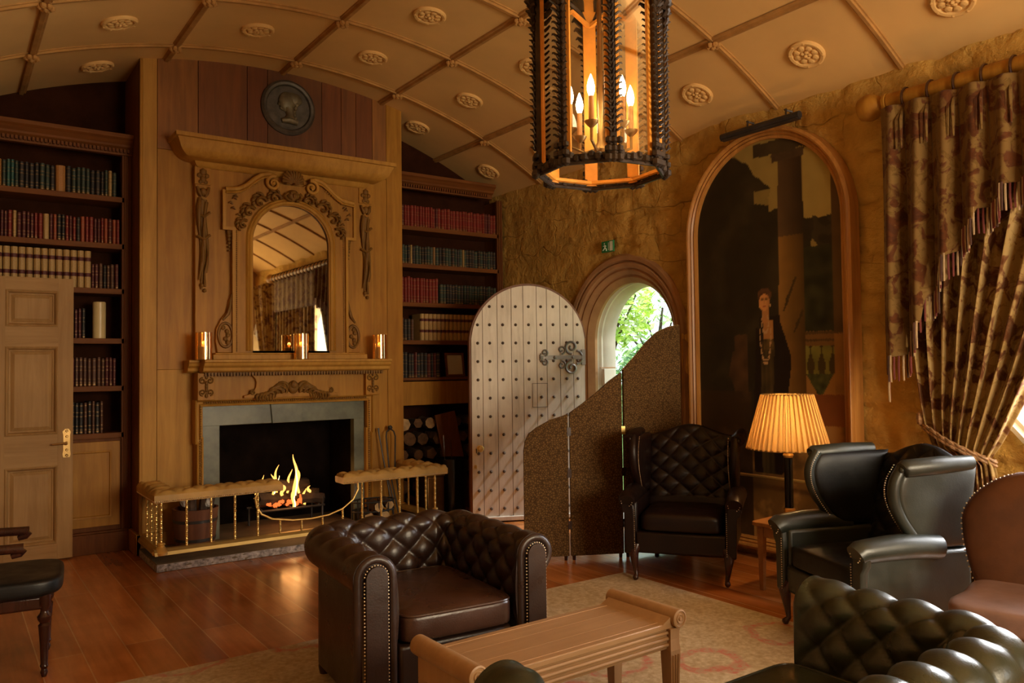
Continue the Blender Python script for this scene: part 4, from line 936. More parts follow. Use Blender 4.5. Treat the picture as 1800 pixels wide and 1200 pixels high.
# ------------------------------------------------------------------ pale panelled door at the left
root = thing('panelled_door', 'pale scrubbed pine six-panel door with brass lever, opened against the bookcase', 'door', (-.18, 6.80, .012))
b = B(); DW, DH = .97, 2.078; cols_ = [(.10, .435), (.535, .87)]; rows_ = [(.115, .69), (.92, 1.57), (1.715, 1.985)]
for x0, x1 in ((0, .10), (.435, .535), (.87, DW)): b.box(x0, x1, 0, .042, 0, DH)
b.build('stile', DOORW, root, bevel=.001)
b = B()
for z0, z1 in ((0, .115), (.69, .92), (1.57, 1.715), (1.985, DH)):
    for x0, x1 in cols_: b.box(x0, x1, 0.0005, .0415, z0, z1)
b.build('rail', DOORX, root)
for x0, x1 in cols_:
    for z0, z1 in rows_:
        b = B(); b.box(x0, x1, .028, .036, z0, z1)
        b.sweep([(x0, z0), (x1, z0), (x1, z1), (x0, z1)], [(0, .0), (.008, -.007), (.016, .0), (.026, .020), (.034, .022), (.040, .030)], XZ, closed=True)
        b.sweep([(x0+.06, z0+.06), (x1-.06, z0+.06), (x1-.06, z1-.06), (x0+.06, z1-.06)], [(-.022, .028), (0, .014), (.004, .014)], XZ, closed=True)
        b.box(x0+.06, x1-.06, .0145, .028, z0+.06, z1-.06); b.build('door_panel', DOORW, root, smooth=20)
h = B(); h.prism([(.905, .745), (.95, .745), (.955, .77), (.95, .80), (.95, .91), (.955, .935), (.94, .955), (.915, .955), (.90, .935), (.905, .91), (.905, .80), (.90, .77)], XZ, -.006, 0)
for z in (.76, .80, .90, .94): h.ball((.928, -.008, z), .010, 6)
h.lathe([(.010, 0), (.014, .01), (.012, .04)], n=10, T=Matrix.Translation((.928, 0, .85)) @ Matrix.Rotation(pi/2, 4, 'X')); h.tube([(.928, -.04, .85), (.90, -.045, .852), (.83, -.04, .845)], [.010, .008, .006], 8)
h.build('lever_handle', OLDBR, root)

# ------------------------------------------------------------------ tall arched portrait
root = thing('arched_portrait', 'tall round-topped oil portrait of a standing woman beside a column, gilt frame', 'painting', (XR-.075, 3.59, .40))
def painted():
    Wc, Zs, Rc, z0 = 1.28, 2.39, .64, .14
    nx, nz = 150, 300; vs = []; cols = []
    def c_(a, z):
        n1 = noise.fractal(Vector((a*3.2, z*3.2, 2)), 1, 2, 5); n2 = noise.noise(Vector((a*11, z*11, 7))); n3 = noise.noise(Vector((a*26, z*26, 3)))
        sky = Vector((.16, .12, .035))*(1+.12*n2); dark = Vector((.013, .010, .005))*(1+.9*max(0, n1)+.2*n2)
        c = dark
        edge = .68-.10*max(0, z-2.62)*2.0+.05*n1
        if z > 2.60: edge = .70-1.05*max(0, z-2.66)+.05*n2
        if z > 2.50+.06*n2 and a > edge and a < 1.20: c = sky
        if z > 2.56+.05*n2 and z < 2.66 and a < edge and a > .56: c = sky*.8
        if a > .98 and z > 2.40+.05*n1 and a < 1.2: c = sky*1.15
        if a > 1.05+.05*n1 and 2.05 < z < 2.42 and n2+.3 > .25 and a < 1.19: c = sky*.8 if noise.noise(Vector((a*9, z*5, 1))) > .18 else dark*1.6
        if .76+.012*(z-2) < a < .965 and 1.16 < z < 2.86:      # column shaft
            t = (a-.76)/.2; k = .35+.9*max(0, 1-t)**1.2*(1-.35*max(0, z-2.1)); c = Vector((.12, .065, .016))*k*(1+.15*n2)
            if z > 2.3: c = Vector((.05, .03, .014))*k*(1+.15*n2)
        if .72-.1*(z-2.84) < a < .985+.12*(z-2.84) and 2.84 < z < 2.90: c = Vector((.035, .022, .012))*(1+.3*n3)
        if z > 2.90-.02*n2+.0*a and a > .56 and z < 3.0+.02*n2: c = Vector((.028, .02, .010))*(1+.4*n2)
        if a > 1.19: c = Vector((.045, .026, .009))*(1+.2*n2) if z > 1.6 else Vector((.14, .075, .02))*(1+.2*n2)
        if .965 < a < 1.19 and z < 2.2:
            if z > 1.62: c = Vector((.014, .014, .006))*(1+n2)
            elif z > 1.52: c = Vector((.10, .055, .016)) if int(z*60) % 3 else Vector((.05, .03, .01))
            elif z > 1.33: 
                q = (a-.965) % .085; c = Vector((.03, .022, .007)) if abs(q-.042) < .018+.012*sin((z-1.33)*30) else Vector((.10, .10, .02))*(1+.6*n2)
            elif z > 1.19: c = Vector((.03, .035, .012))*(1+n3) if abs(a-1.075) < .02+(z-1.19)*.62 else Vector((.16, .085, .022))
        if z < 1.19 and a > .7: c = Vector((.10, .035, .010))*(1+.25*n1)
        if z < .98: c = Vector((.085, .045, .014))*(1+.6*n1) + Vector((.09, .055, .018))*max(0, min(1, n1*4)) *(1 if a > .4 else .2)
        if a < .5 and z < 1.2: c = Vector((.022, .012, .005))*(1+max(0, n1)*1.8)
        if .30+.05*sin(z*12) < a < .47 and 1.2 < z < 1.62 and a > .36-(1.62-z)*.22 and (z < 1.5 or a > .35): c = Vector((.040, .021, .009))*(1+.5*n2)
        for (xa, za, xb, zb) in ((.80, 1.78, .90, 2.0), (.88, 1.62, .95, 1.76)):   # trailing branch
            t = max(0, min(1, ((a-xa)*(xb-xa)+(z-za)*(zb-za))/((xb-xa)**2+(zb-za)**2)))
            if hypot(a-xa-(xb-xa)*t, z-za-(zb-za)*t) < .008+.012*max(0, n3): c = Vector((.03, .018, .006))
        # figure
        wsh = .115 if z > 1.70 else .115+.05*min(1, (1.72-z)/.25)
        fx = .655+.01*sin(z*5)
        if .62 < z < 1.745:
            L = fx-(.075 if z > 1.66 else .115+.02*(1.66-z)); Rr = fx+(.10 if z > 1.7 else min(.185, .10+.35*(1.7-z)) if z > 1.35 else .185-.10*(1.35-z))
            if L < a < Rr: c = Vector((.008, .005, .004))*(1+.3*n2)
            if fx-.065 < a < fx+.045 and z < 1.56: c = Vector((.033, .023, .009))*(1+.5*n2+.2*sin(a*160))
            if fx-.045 < a < fx+.04 and 1.5 <= z < 1.72-.3*abs(a-fx): c = Vector((.24, .115, .035)) if z > 1.58 else Vector((.07, .045, .014))*(1+n3)
        if abs(a-.640) < .028 and 1.70 < z < 1.80: c = Vector((.26, .125, .04))
        if ((a-.632)/.048)**2+((z-1.852)/.068)**2 < 1:
            c = Vector((.36, .17, .055))*(1-.35*max(0, (a-.64)/.04))
            if abs(z-1.862) < .006 and (abs(a-.615) < .011 or abs(a-.650) < .011): c = c*.3
            if abs(z-1.875) < .003 and (abs(a-.615) < .013 or abs(a-.650) < .013): c = c*.45
            if abs(a-.633) < .004 and 1.83 < z < 1.86: c = c*.8
            if abs(z-1.815) < .005 and abs(a-.633) < .013: c = Vector((.20, .045, .02))
        if ((a-.634)/.062)**2+((z-1.895)/.055)**2 < 1 and not (((a-.632)/.046)**2+((z-1.845)/.062)**2 < 1): c = Vector((.060, .027, .012))*(1+.8*n3)
        for (ex, ez) in ((.588, 1.815), (.680, 1.82)):
            if hypot(a-ex, z-ez) < .006: c = Vector((.4, .25, .1))
        for rx, rz_, zc in ((.046, .21, 1.62), (.028, .075, 1.70)):   # pearls
            d = abs(hypot((a-.635)/rx, (z-zc)/rz_)-1)*rx
            if z < zc+.05 and d < .0045 and sin(z*260) > -.6: c = Vector((.28, .18, .085))
        return c
    V = []; idx = {}
    for i in range(nx+1):
        for j in range(nz+1):
            a = Wc*i/nx; hx = abs(a-.64); zt = Zs+sqrt(max(0, Rc*Rc-hx*hx)); z = z0+(zt-z0)*j/nz
            V.append((0, .64-a, z-.40)); cols.append(c_(a, z))
    b = B(); b.add(V, [(i*(nz+1)+j, (i+1)*(nz+1)+j, (i+1)*(nz+1)+j+1, i*(nz+1)+j+1) for i in range(nx) for j in range(nz)])
    n = N('oil_on_canvas'); at = n.n('ShaderNodeAttribute'); at.attribute_name = 'paint'; n.l(at.outputs['Color'], n.b.inputs['Base Color']); n.bump(n.noise(n.coord(), 160, 3), .12, .002); n.set(.38, 0, .35)
    o = b.build('canvas', n.m, root, smooth=0); ca = o.data.color_attributes.new('paint', 'FLOAT_COLOR', 'POINT')
    for k_, c in enumerate(cols): ca.data[k_].color = (max(0, c.x)*1.7, max(0, c.y)*1.6, max(0, c.z)*1.5, 1)
painted()
root.location.y = 3.585; root.scale = (1, .972, .99)
b = B(); fpth = [(.64, -.26), ]+[(.64*cos(pi*i/40), 1.99+.64*sin(pi*i/40)) for i in range(41)]+[(-.64, -.26)]
b.sweep(fpth, [(.01, -.0), (.01, -.02), (-.006, -.03), (-.014, -.022), (-.026, -.040), (-.036, -.034), (-.045, -.056), (-.056, -.060), (-.064, -.045), (-.074, -.04), (-.078, .055)], YZ, closed=True)
b.build('gilt_frame', GILT, root, smooth=40)
root = thing('picture_light', 'long dark picture light on curved arms over the portrait', 'lamp', (4.66, 3.52, 3.06))
b = B(); b.tube([(0, .33, 0), (0, -.33, 0)], .026, 10); b.box(-.02, .02, -.325, .325, -.03, -.02); b.build('lamp_bar', IRON, root)
b = B()
for y in (.10, -.22):
    b.tube([(0, y, .02), (.02, y+.01, .07), (.06, y+.05, .085), (.10, y+.02, .07), (.14, y+.06, .08), (.18, y+.06, .03)], .007, 6)
b.build('curved_bracket', IRON, root)
b = B(); b.tube([(4.69, 4.36, .60), (4.69, 2.5, .60)], .011, 10)
for y in (4.34, 2.55): b.tube([(4.69, y, .60), (4.84, y, .60)], .007, 6)
tag(b.build('brass_rail', BRASS), 'thin horizontal brass rail in front of the lower part of the portrait', 'rail')

# ------------------------------------------------------------------ round windows
for k_, W_ in ((1, W1), (2, W2)):
    b = B(); pr = [(-.08, -.02), (-.07, -.05), (-.045, -.055), (-.03, -.03), (-.01, -.03), (.01, .0), (.04, .03), (.05, .06), (.07, .08), (.09, .16), (.10, .45)]
    pr = [(-n, XR+d) for n, d in pr]; pr = [(-q, d) for q, d in pr]
    path = circ(W_, W_[2]); b.sweep(path, [(n, d) for n, d in pr], YZ, closed=True)
    for q in range(6):
        a = q*pi/3+.3; b.tube([(XR+.28, W_[0]+.25*cos(a), W_[1]+.25*sin(a)), (XR+.28, W_[0]+W_[2]*cos(a), W_[1]+W_[2]*sin(a))], .028, 6)
    b.tube([(XR+.28, y, z) for y, z in circ(W_, .27, 24)], .03, 6, closed=True)
    struct(b.build('window_%d' % k_, PALEST, smooth=30))

# ------------------------------------------------------------------ curtains
root = thing('curtain_pole', 'thick wooden curtain pole with rings high on the stone wall', 'curtain pole', (4.68, 1.0, 2.975))
b = B(); b.tube([(0, 1.58, 0), (0, -1.75, 0)], .052, 16); b.build('pole', PINE, root)
b = B()
for y, s_ in ((1.60, 1), (-1.77, -1)): b = B(); b.lathe([(.03, 0), (.06, .01), (.06, .025), (.04, .04), (.075, .09), (.085, .13), (.07, .18), (0, .20)], n=16, T=Matrix.Translation((0, y-.02*s_, 0)) @ Matrix.Rotation(-s_*pi/2, 4, 'X')); b.build('finial', PINE, root)
b = B()
for y in (1.50, .0, -1.6): b.box(-.02, .16, y-.02, y+.02, -.03, .03)
b.build('bracket', OLDBR, root)
for k_ in range(22):
    b = B(); b.tube([(.068*cos(a), 0, .068*sin(a)-.012) for a in [2*pi*i/20 for i in range(20)]], .008, 6, closed=True)
    if k_ == 0: r0_ = b.build('ring', DARKW, root, loc=(0, 1.47, 0))
    else: c = r0_.copy(); col.objects.link(c); c.location = (0, 1.47-.148*k_, 0)
def folds(y, n, ph=0): return .5+.5*cos(n*y+ph)+.18*sin(n*2.3*y+1.7)
def curtain_main(name, lab, yo):
    root = thing(name, lab, 'curtain', (4.72, 2.16+yo, .02), 0)
    def f(u, v):
        z = .02+2.90*v; zt = .86
        if z > zt:
            t = (z-zt)/2.06; L = 2.22+.29*t**.16; Rt = 2.07-.86*t**.86; amp = .014+.035*min(1, t*3)
        else:
            t = (zt-z)/zt; L = 2.22+.09*t**.6; Rt = 2.07-.08*t**.5; amp = .016+.03*t
        y = L+(Rt-L)*u; uu = u**(1.0)
        fo = cos(2*pi*8.5*uu+.9*sin(3*uu))+.3*cos(2*pi*19*uu+z)
        x = 4.70-amp*fo-(.05 if abs(z-zt) < .5 else 0)*(1-abs(z-zt)/.5)*sin(pi*u)
        return (x-4.72, y+.012*sin(2*pi*8.5*uu)-2.16, z-.02)
    b = B(); b.surf(f, 180, 70); b.build('drape', CURTIN, root, smooth=80, solid=.006)
    b = B()
    for s_ in (-1, 1):
        for w_ in (0, pi):
            b.tube([(4.70-.075*sin(pi*t)-.0*s_+.006*cos(26*t+w_)-4.72, 2.44-.40*t+.004*sin(26*t+w_)-2.16, 1.02-.19*t+s_*.010+.006*sin(26*t+w_)-.02) for t in [i/40 for i in range(41)]], .009, 6)
    b.ball((-.02, 2.45-2.16, 1.04), .03, 8, sq=(1, 1, 1.6)); b.build('rope_tieback', ROPE, root)
    return root
curtain_main('curtain', 'floral chintz curtain swept back by a twisted silk rope beside the portrait', 0)
curtain_main('curtain', 'floral curtain tied back at the second round window, seen in the mirror', -3.1)
def straight(name, lab, y0, y1):
    root = thing(name, lab, 'curtain', (4.70, (y0+y1)/2, .02)); n = 11
    b = B(); b.surf(lambda u, v: (-.035*cos(2*pi*n*u+.4*sin(5*u))-.01*cos(2*pi*23*u+v*3), (y0-y1)/2*(1-2*u), 2.9*v), 200, 24); b.build('drape', CURTIN, root, smooth=80, solid=.006)
straight('curtain', 'floral curtain hanging straight and drawn across the right half of the window', 1.18, -.55)
# swagged pelmet with stepped fringe
root = thing('curtain_pelmet', 'floral pelmet hung from rings, its stepped lower edge trimmed with striped bullion fringe', 'pelmet', (4.62, 2.0, 2.9))
steps = [(2.585, 1.20), (2.54, 1.19), (2.535, 1.30), (2.45, 1.33), (2.445, 1.44), (2.36, 1.50), (2.35, 1.64), (2.27, 1.70), (2.262, 1.82), (2.17, 1.90), (2.16, 2.0), (2.06, 2.04), (2.05, 2.10), (1.93, 2.15), (1.92, 2.2), (1.75, 2.27), (1.6, 2.32), (1.45, 2.34)]
def zb(y):
    for (ya, za), (yb, zb_) in zip(steps, steps[1:]):
        if yb <= y <= ya: return za+(zb_-za)*(ya-y)/max(1e-6, ya-yb)
    return 1.2 if y > 2.5 else 2.34
Y0, Y1 = 2.58, 1.45
def pel(y, z):
    t = (2.92-z)/1.7; ph = 2*pi*(y-Y1)/.155
    return 4.59-(.020+.030*min(1, t*2.5))*(cos(ph)+.35*cos(2*ph+1.0))+.01*sin(3*z)
def pf(u, v):
    y = Y0+(Y1-Y0)*u; z = 2.92+(zb(y)+.12-2.92)*v; return (pel(y, z)-4.62, y+.012*sin(2*pi*(y-Y1)/.155)-2.0, z-2.9)
b = B(); b.surf(pf, 220, 50); pcl = b.build('pelmet_cloth', CURT, root, smooth=80, solid=.006)
b = B(); b.surf(lambda u, v: (4.655-4.62+.008*cos(60*u), Y1-2.0-(Y1+.6)*u*1.0, (2.92-v*.55)-2.9), 120, 8); b.build('pelmet_cloth', CURT, root, smooth=80, solid=.006)
b = B(); y = Y0-.005; k_ = 0
while y > Y1:
    z = zb(y)+.12; x = pel(y, z)-.008-4.62; m_ = (0, 1, 1, 0, 2)[k_ % 5]; ln = .145
    b.tube([(x, y-2.0, z-2.9+.01), (x-.004, y-2.0, z-2.9-.07), (x+R.uniform(-.004, .004), y-2.0, z-2.9-ln+R.uniform(-.01, .01))], [.0055, .006, .005], 5, m_); y -= .0105; k_ += 1
b.build('fringe', FRNG, pcl, smooth=60)
b = B()
for k_ in range(8):
    y = 2.47-.148*k_; zt = 2.90
    for s_ in (-1, 1): b.tube([(0, y-2.0, zt-2.9), (-.045, y-2.0+s_*.012, zt-.08-2.9), (-.05, y-2.0+s_*.016, zt-.25-2.9)], [.008, .012, .006], 5)
b.build('pinch_pleat', CURT, root, smooth=60)

# ------------------------------------------------------------------ hanging lantern
root = thing('hanging_lantern', 'octagonal dark bronze lantern with leafy uprights and lit candle bulbs', 'lantern', (2.315, 2.57, 2.24))
LR, LH = .272, .98; ph0 = radians(10-41.5)
def vp(k_, r=LR): a = ph0+k_*pi/4; return r*cos(a), r*sin(a)
for k_ in range(8):
    x, y = vp(k_); a = ph0+k_*pi/4; T = Matrix.Translation((x, y, 0)) @ Matrix.Rotation(a, 4, 'Z')
    b = B(); b.box(-.010, .010, -.013, .013, -.02, LH, T=T)
    # stacked leaves up the outer face
    n = 0; z = .09
    while z < LH-.02:
        s_ = .0105 if z < LH*.60 else .0105+.060*(z-LH*.60)/(LH*.40)
        for sg in (-1, 1):
            b.tube([T @ Vector((.014, sg*.012, z)), T @ Vector((.014+s_*.5, sg*(.018+s_*.55), z+s_*.9)), T @ Vector((.014+s_*.3, sg*(.022+s_*1.15), z+s_*1.25)), T @ Vector((.014+s_*.2, sg*(.022+s_*1.5), z+s_*.8))], [s_*.55, s_*.5, s_*.35, s_*.12], 5)
        b.tube([T @ Vector((.012, 0, z)), T @ Vector((.02+s_*.5, 0, z+s_*.8)), T @ Vector((.026+s_*1.0, 0, z+s_*1.0))], [s_*.7, s_*.5, s_*.15], 5)
        z += .026 if z < LH*.62 else .030+.035*(z-LH*.62)/(LH*.38)
    for z_, r in ((-.015, .034), (.02, .03), (.055, .026)):
        for sg in (-1, 0, 1): b.ball(T @ Vector((.012, sg*.022, z_)), r*.62, 6)
    b.build('leafy_upright', LANT, root, smooth=50)
    b = B(); b.box(-.020, -.0105, -.030, .030, -.01, LH, T=T); b.build('gilt_lining', LANTIN, root)
    x2, y2 = vp(k_+1); b = B()
    n = 7
    for i in range(n+1):
        t = i/n; b.ball((x*1.02+(x2-x)*1.02*t, y*1.02+(y2-y)*1.02*t, .0+.008*sin(i*2)), .017+.005*(i % 2), 6)
    b.tube([(x, y, 0), (x2, y2, 0)], .014, 6); b.tube([(x, y, -.02), (x2, y2, -.02)], .010, 6); b.build('leafy_rail', LANT, root, smooth=50)
    b = B(); b.tube([(x*.945, y*.945, .005), (x2*.945, y2*.945, .005)], .011, 5); b.build('gilt_lining', LANTIN, root); b = B()
    b.tube([(x*.945, y*.945, .74), ((x+x2)*.5*.9, (y+y2)*.5*.9, .79), (x2*.945, y2*.945, .74)], .012, 5); b.build('gilt_lining', LANTIN, root)
    b = B(); b.tube([(x, y, .74)]+[(x+(x2-x)*t, y+(y2-y)*t, .74+.10*sin(pi*t)) for t in (.25, .5, .75)]+[(x2, y2, .74)], .013, 6)
    for t in (.2, .4, .6, .8): b.tube([(x+(x2-x)*t, y+(y2-y)*t, .75+.10*sin(pi*t)), ((x+(x2-x)*t)*1.03, (y+(y2-y)*t)*1.03, .80+.10*sin(pi*t)), (x+(x2-x)*t, y+(y2-y)*t, .84+.10*sin(pi*t))], [.02, .024, .006], 5)
    b.build('arched_crest', LANT, root, smooth=50)
    b = B(); b.add([(x*.97, y*.97, .01), (x2*.97, y2*.97, .01), (x2*.97, y2*.97, .74), (x*.97, y*.97, .74)], [(0, 1, 2, 3)]); b.build('glass_pane', GLASS, root, smooth=0)
    b = B(); b.tube([(x, y, LH), (x*.75, y*.75, LH+.16), (x*.25, y*.25, LH+.26), (0, 0, LH+.30)], [.014, .014, .012, .012], 6); b.build('crown_rib', LANT, root)
b = B(); b.tube([(0, 0, LH+.28), (0, 0, vz(2.315)-2.24-.02)], .010, 8); b.build('hanging_rod', LANT, root)
b = B(); b.lathe([(.02, 0), (.06, -.01), (.08, .03), (0, .03)], c=(0, 0, vz(2.315)-2.24-.04), n=16); b.build('ceiling_cup', LANT, root)
b = B(); b.lathe([(0, .05), (.02, .06), (.035, .09), (.012, .13), (.010, LH)], n=12)
for q in range(6):
    a = radians(13-41.5)+q*pi/3; b.tube([(0, 0, .10), (.07*cos(a), .07*sin(a), .075), (.135*cos(a), .135*sin(a), .10), (.135*cos(a), .135*sin(a), .17)], .007, 6)
    b.lathe([(.006, .15), (.026, .17), (.030, .18), (.012, .185)], c=(.135*cos(a), .135*sin(a), 0), n=10)
b.build('candle_cluster', OLDBR, root)
for q in range(6):
    a = radians(13-41.5)+q*pi/3; x, y = .135*cos(a), .135*sin(a)
    b = B(); b.lathe([(.0115, .18), (.0115, .285)], c=(x, y, 0), n=10); ct = b.build('candle_tube', TUBEW, root)
    b = B(); b.lathe([(.008, .284), (.0155, .305), (.017, .325), (.012, .350), (.004, .372), (0, .380)], c=(x, y, 0), n=12); b.build('bulb', BULB, ct)
    lamp('lantern_bulb_light', 'POINT', (2.315+x, 2.57+y, 2.24+.33), 30, (1, .50, .15), radius=.016)

# ------------------------------------------------------------------ folding screen
pts = [(3.376, 4.632), (3.676, 4.476), (4.039, 4.295), (4.606, 4.25)]
zt = [[(0, .79), (.04, .86), (.12, .91), (.3, .955), (.6, 1.005), (1, 1.043)], [(0, 1.053), (.25, 1.12), (.5, 1.193), (.75, 1.276), (1, 1.343)], [(0, 1.363), (.2, 1.455), (.4, 1.56), (.6, 1.64), (.8, 1.68), (1, 1.698)]]
root = thing('folding_screen', 'three-panel brown leaf-patterned folding screen with a climbing curved top', 'screen', (pts[1][0], pts[1][1], 0))
for k_ in range(3):
    (xa, ya), (xb, yb) = pts[k_], pts[k_+1]; L = hypot(xb-xa, yb-ya); a = atan2(yb-ya, xb-xa)
    g = .007
    poly = [(g, .03), (L-g, .03)]+[(g+(L-2*g)*t, z) for t, z in reversed(zt[k_])]
    b = B(); b.prism(poly, XZ, -.012, .012); o = b.build('screen_panel', SCREEN, root, loc=(xa-pts[1][0], ya-pts[1][1], 0), rz=a, bevel=.003)
    b = B()
    for x in (.03, L-.03): b.lathe([(.012, 0), (.014, .03)], c=(x, 0, 0), n=8)
    b.build('foot', DARKW, root, loc=(xa-pts[1][0], ya-pts[1][1], 0), rz=a)
    n = int((L)/.012); b = B()
    for i in range(n):
        t = i/n
        for (t0, z0), (t1, z1) in zip(zt[k_], zt[k_][1:]):
            if t0 <= t <= t1: z = z0+(z1-z0)*(t-t0)/(t1-t0)
        b.ball((g+(L-2*g)*t, -.0, z+.001), .0035, 5)
    b.build('nail_edging', OLDBR, o)
for p in pts[1:3]:
    for z in (.25, .62, .92): b = B(); b.box(-.014, .014, -.016, -.012, z-.03, z+.03); b.build('hinge', BRASS if z > .9 and p is pts[2] else DARKW, root, loc=(p[0]-pts[1][0], p[1]-pts[1][1], 0), rz=radians(-27))

# ------------------------------------------------------------------ rug
b = B(); b.box(.15, 3.72, -.4, 3.97, .0005, .009); tag(b.build('floral_rug', RUG, bevel=.003), 'large faded beige rug with red and brown floral pattern under the seating', 'rug')
FZ = .0095

# ------------------------------------------------------------------ chesterfields
def chesterfield(name, lab, cat, x, y, rz, wc, yf, yb_, H, r, mats, a=.135, nseat=1, seatz=.43, cr=.45, fl=1.3):
    body, cush = mats; root = thing(name, lab, cat, (x, y, FZ), rz)
    rc = .15; path = [(-wc, yf+(yb_-rc-yf)*i/30) for i in range(30)]
    path += [(-wc+rc-rc*cos(t), yb_-rc+rc*sin(t)) for t in [pi/2*i/14 for i in range(15)]]
    nb = int(2*(wc-rc)/.018); path += [(-wc+rc+2*(wc-rc)*i/nb, yb_) for i in range(1, nb)]
    path += [(wc-rc+rc*sin(t), yb_-rc+rc*cos(t)) for t in [pi/2*i/14 for i in range(15)]]; path += [(wc, yb_-rc-(yb_-rc-yf)*i/30) for i in range(1, 31)]
    # resample evenly
    P_ = [Vector(p) for p in path]; ln = [0]
    for i in range(1, len(P_)): ln.append(ln[-1]+(P_[i]-P_[i-1]).length)
    T_ = ln[-1]; M_ = int(T_/.0095); RP = []; j = 0
    for i in range(M_+1):
        s_ = T_*i/M_
        while j < len(ln)-2 and ln[j+1] < s_: j += 1
        RP.append(P_[j].lerp(P_[j+1], (s_-ln[j])/max(1e-6, ln[j+1]-ln[j])))
    a = T_/round(T_/a)
    zc = H-r
    prof_ = [(-r*.98, seatz-.12)]
    for i in range(1, 13): t = i/12; prof_.append((-r*.98-.010*sin(pi*t), seatz-.12+(zc-seatz+.12)*t))
    for i in range(1, 34): t = radians(180-i*8.3); prof_.append((r*cos(t), zc+r*sin(t)))
    prof_ += [(.018, zc-r*1.02), (.026, zc-r*1.15), (.028, .12), (.028, .07)]
    PP = [Vector(p) for p in prof_]; 
    # dense resample of profile
    pl = [0]
    for i in range(1, len(PP)): pl.append(pl[-1]+(PP[i]-PP[i-1]).length)
    K = 74; Q = []; QS = []; j = 0; roll_end = pl[len(prof_)-5]
    for i in range(K):
        s_ = roll_end*i/(K-1)
        while j < len(pl)-2 and pl[j+1] < s_: j += 1
        Q.append(PP[j].lerp(PP[j+1], (s_-pl[j])/max(1e-6, pl[j+1]-pl[j]))); QS.append(s_)
    Q += PP[-4:]; QS += [roll_end+.01*i for i in range(4)]
    crest = pl[12]+r*pi*cr; bb = .14; A_ = .030
    vs = []; K2 = len(Q)
    for i, p in enumerate(RP):
        t1 = RP[min(i+1, M_)]-RP[max(i-1, 0)]; t1.normalize(); nn = Vector((-t1.y, t1.x)); s_ = T_*i/M_
        endf = min(1, min(s_, T_-s_)/.07)
        for q in range(K2):
            n_, z_ = Q[q]; v = QS[q]-crest
            pn = (Q[min(q+1, K2-1)]-Q[max(q-1, 0)]).normalized(); dn, dz = -pn.y, pn.x   # outward from surface
            if q >= K: d = 0
            elif v < 0: d = A_*((abs(sin(pi*(s_/a+v/bb))*sin(pi*(s_/a-v/bb))))**.42-1)*endf
            else:
                fd = max(0, 1-v/(r*fl)); d = A_*((abs(sin(pi*s_/a)))**.84-1)*fd*endf
            n2 = n_+dn*d; z2 = z_+dz*d
            vs.append((p.x+nn.x*n2, p.y+nn.y*n2, z2))
    b = B(); b.add(vs, [(i*K2+q, (i+1)*K2+q, (i+1)*K2+q+1, i*K2+q+1) for i in range(M_) for q in range(K2-1)])
    for i in (0, M_): b.f.append(tuple(i*K2+q for q in range(K2))); b.m.append(0)
    b.build('buttoned_upholstery', body, root, smooth=75)
    # arm facings with nails
    for sg in (-1, 1):
        b = B(); xc = sg*wc; pw = r*.50
        pl_ = [(xc-pw, .07), (xc+pw, .07), (xc+pw, zc)]+[(xc+pw*cos(radians(t)), zc-.0+pw*1.05*sin(radians(t))) for t in range(15, 180, 15)]+[(xc-pw, zc)]
        b.prism(pl_, XZ, yf-.022, yf+.01); af = b.build('arm_facing', body, root, bevel=.012, seg=3)
        b = B(); z = .09
        while z < zc: 
            for xx in (xc-pw-.004, xc+pw+.004): b.ball((xx, yf-.012, z), .0042, 5)
            z += .0135
        for t in range(0, 181, 14): b.ball((xc+(pw+.004)*cos(radians(t)), yf-.012, zc+(pw+.004)*1.05*sin(radians(t))), .0042, 5)
        b.build('nail_trim', NAIL, af, smooth=60)
        # rolled edge framing the facing
        b = B(); b.tube([(xc-sg*(-1)*0-sg*0+(-r*.80)*1, yf+.004, .07), (xc-r*.80, yf+.004, zc)]+[(xc+r*.80*cos(radians(t)), yf+.004, zc+r*.80*sin(radians(t))) for t in range(165, -1, -15)]+([(xc+r*.80*cos(radians(t)), yf+.004, zc+r*.80*sin(radians(t))) for t in range(-15, -91, -15)] if sg > 0 else [(xc+r*.80, yf+.004, .07)]), r*.20, 8)
        if sg > 0: pass
        b.build('arm_roll_edge', body, root, smooth=60)
    # seat cushions, front rail
    wi = wc-r-.012; n = nseat
    for k in range(n):
        x0 = -wi+2*wi*k/n+.004; x1 = -wi+2*wi*(k+1)/n-.004; yb2 = yb_-r-.02; ym = (yf-.02+yb2)/2; hy = (yb2-yf+.02)/2; xm = (x0+x1)/2; hx = (x1-x0)/2
        b = B()
        def cf(u, v, xm=xm, hx=hx):
            th = 2*pi*u; ph = pi*(v-.5); e = .22; f_ = lambda w: (abs(w)**e)*(1 if w >= 0 else -1)
            X = f_(cos(th))*abs(cos(ph))**.30*hx; Y = f_(sin(th))*abs(cos(ph))**.30*hy; rr_ = max(abs(X)/hx, abs(Y)/hy)
            wr = .004*noise.noise(Vector((X*18, Y*18, 4)))
            return (xm+X, ym+Y, seatz-.062+.060*f_(sin(ph))*1.0+(.018*(1-rr_**2)+wr if sin(ph) > .3 else 0))
        b.surf(cf, 72, 26, True); sc_o = b.build('seat_cushion', cush, root, smooth=80)
        b = B(); e = .22; f_ = lambda w: (abs(w)**e)*(1 if w >= 0 else -1)
        b.tube([(xm+f_(cos(2*pi*i/60))*(hx-.004), ym+f_(sin(2*pi*i/60))*(hy-.004), seatz-.012) for i in range(60)], .0055, 6, closed=True); b.build('piping', cush, sc_o)
    b = B(); b.box(-wi, wi, yf+.015, yb_-.05, .09, seatz-.125); b.build('seat_base', body, root, bevel=.02, seg=3)
    b = B()
    for sx in (-1, 1):
        for yy in (yf+.05, yb_-.06): b.lathe([(.022, 0), (.028, .03), (.024, .075)], c=(sx*(wc-.02), yy, 0), n=12)
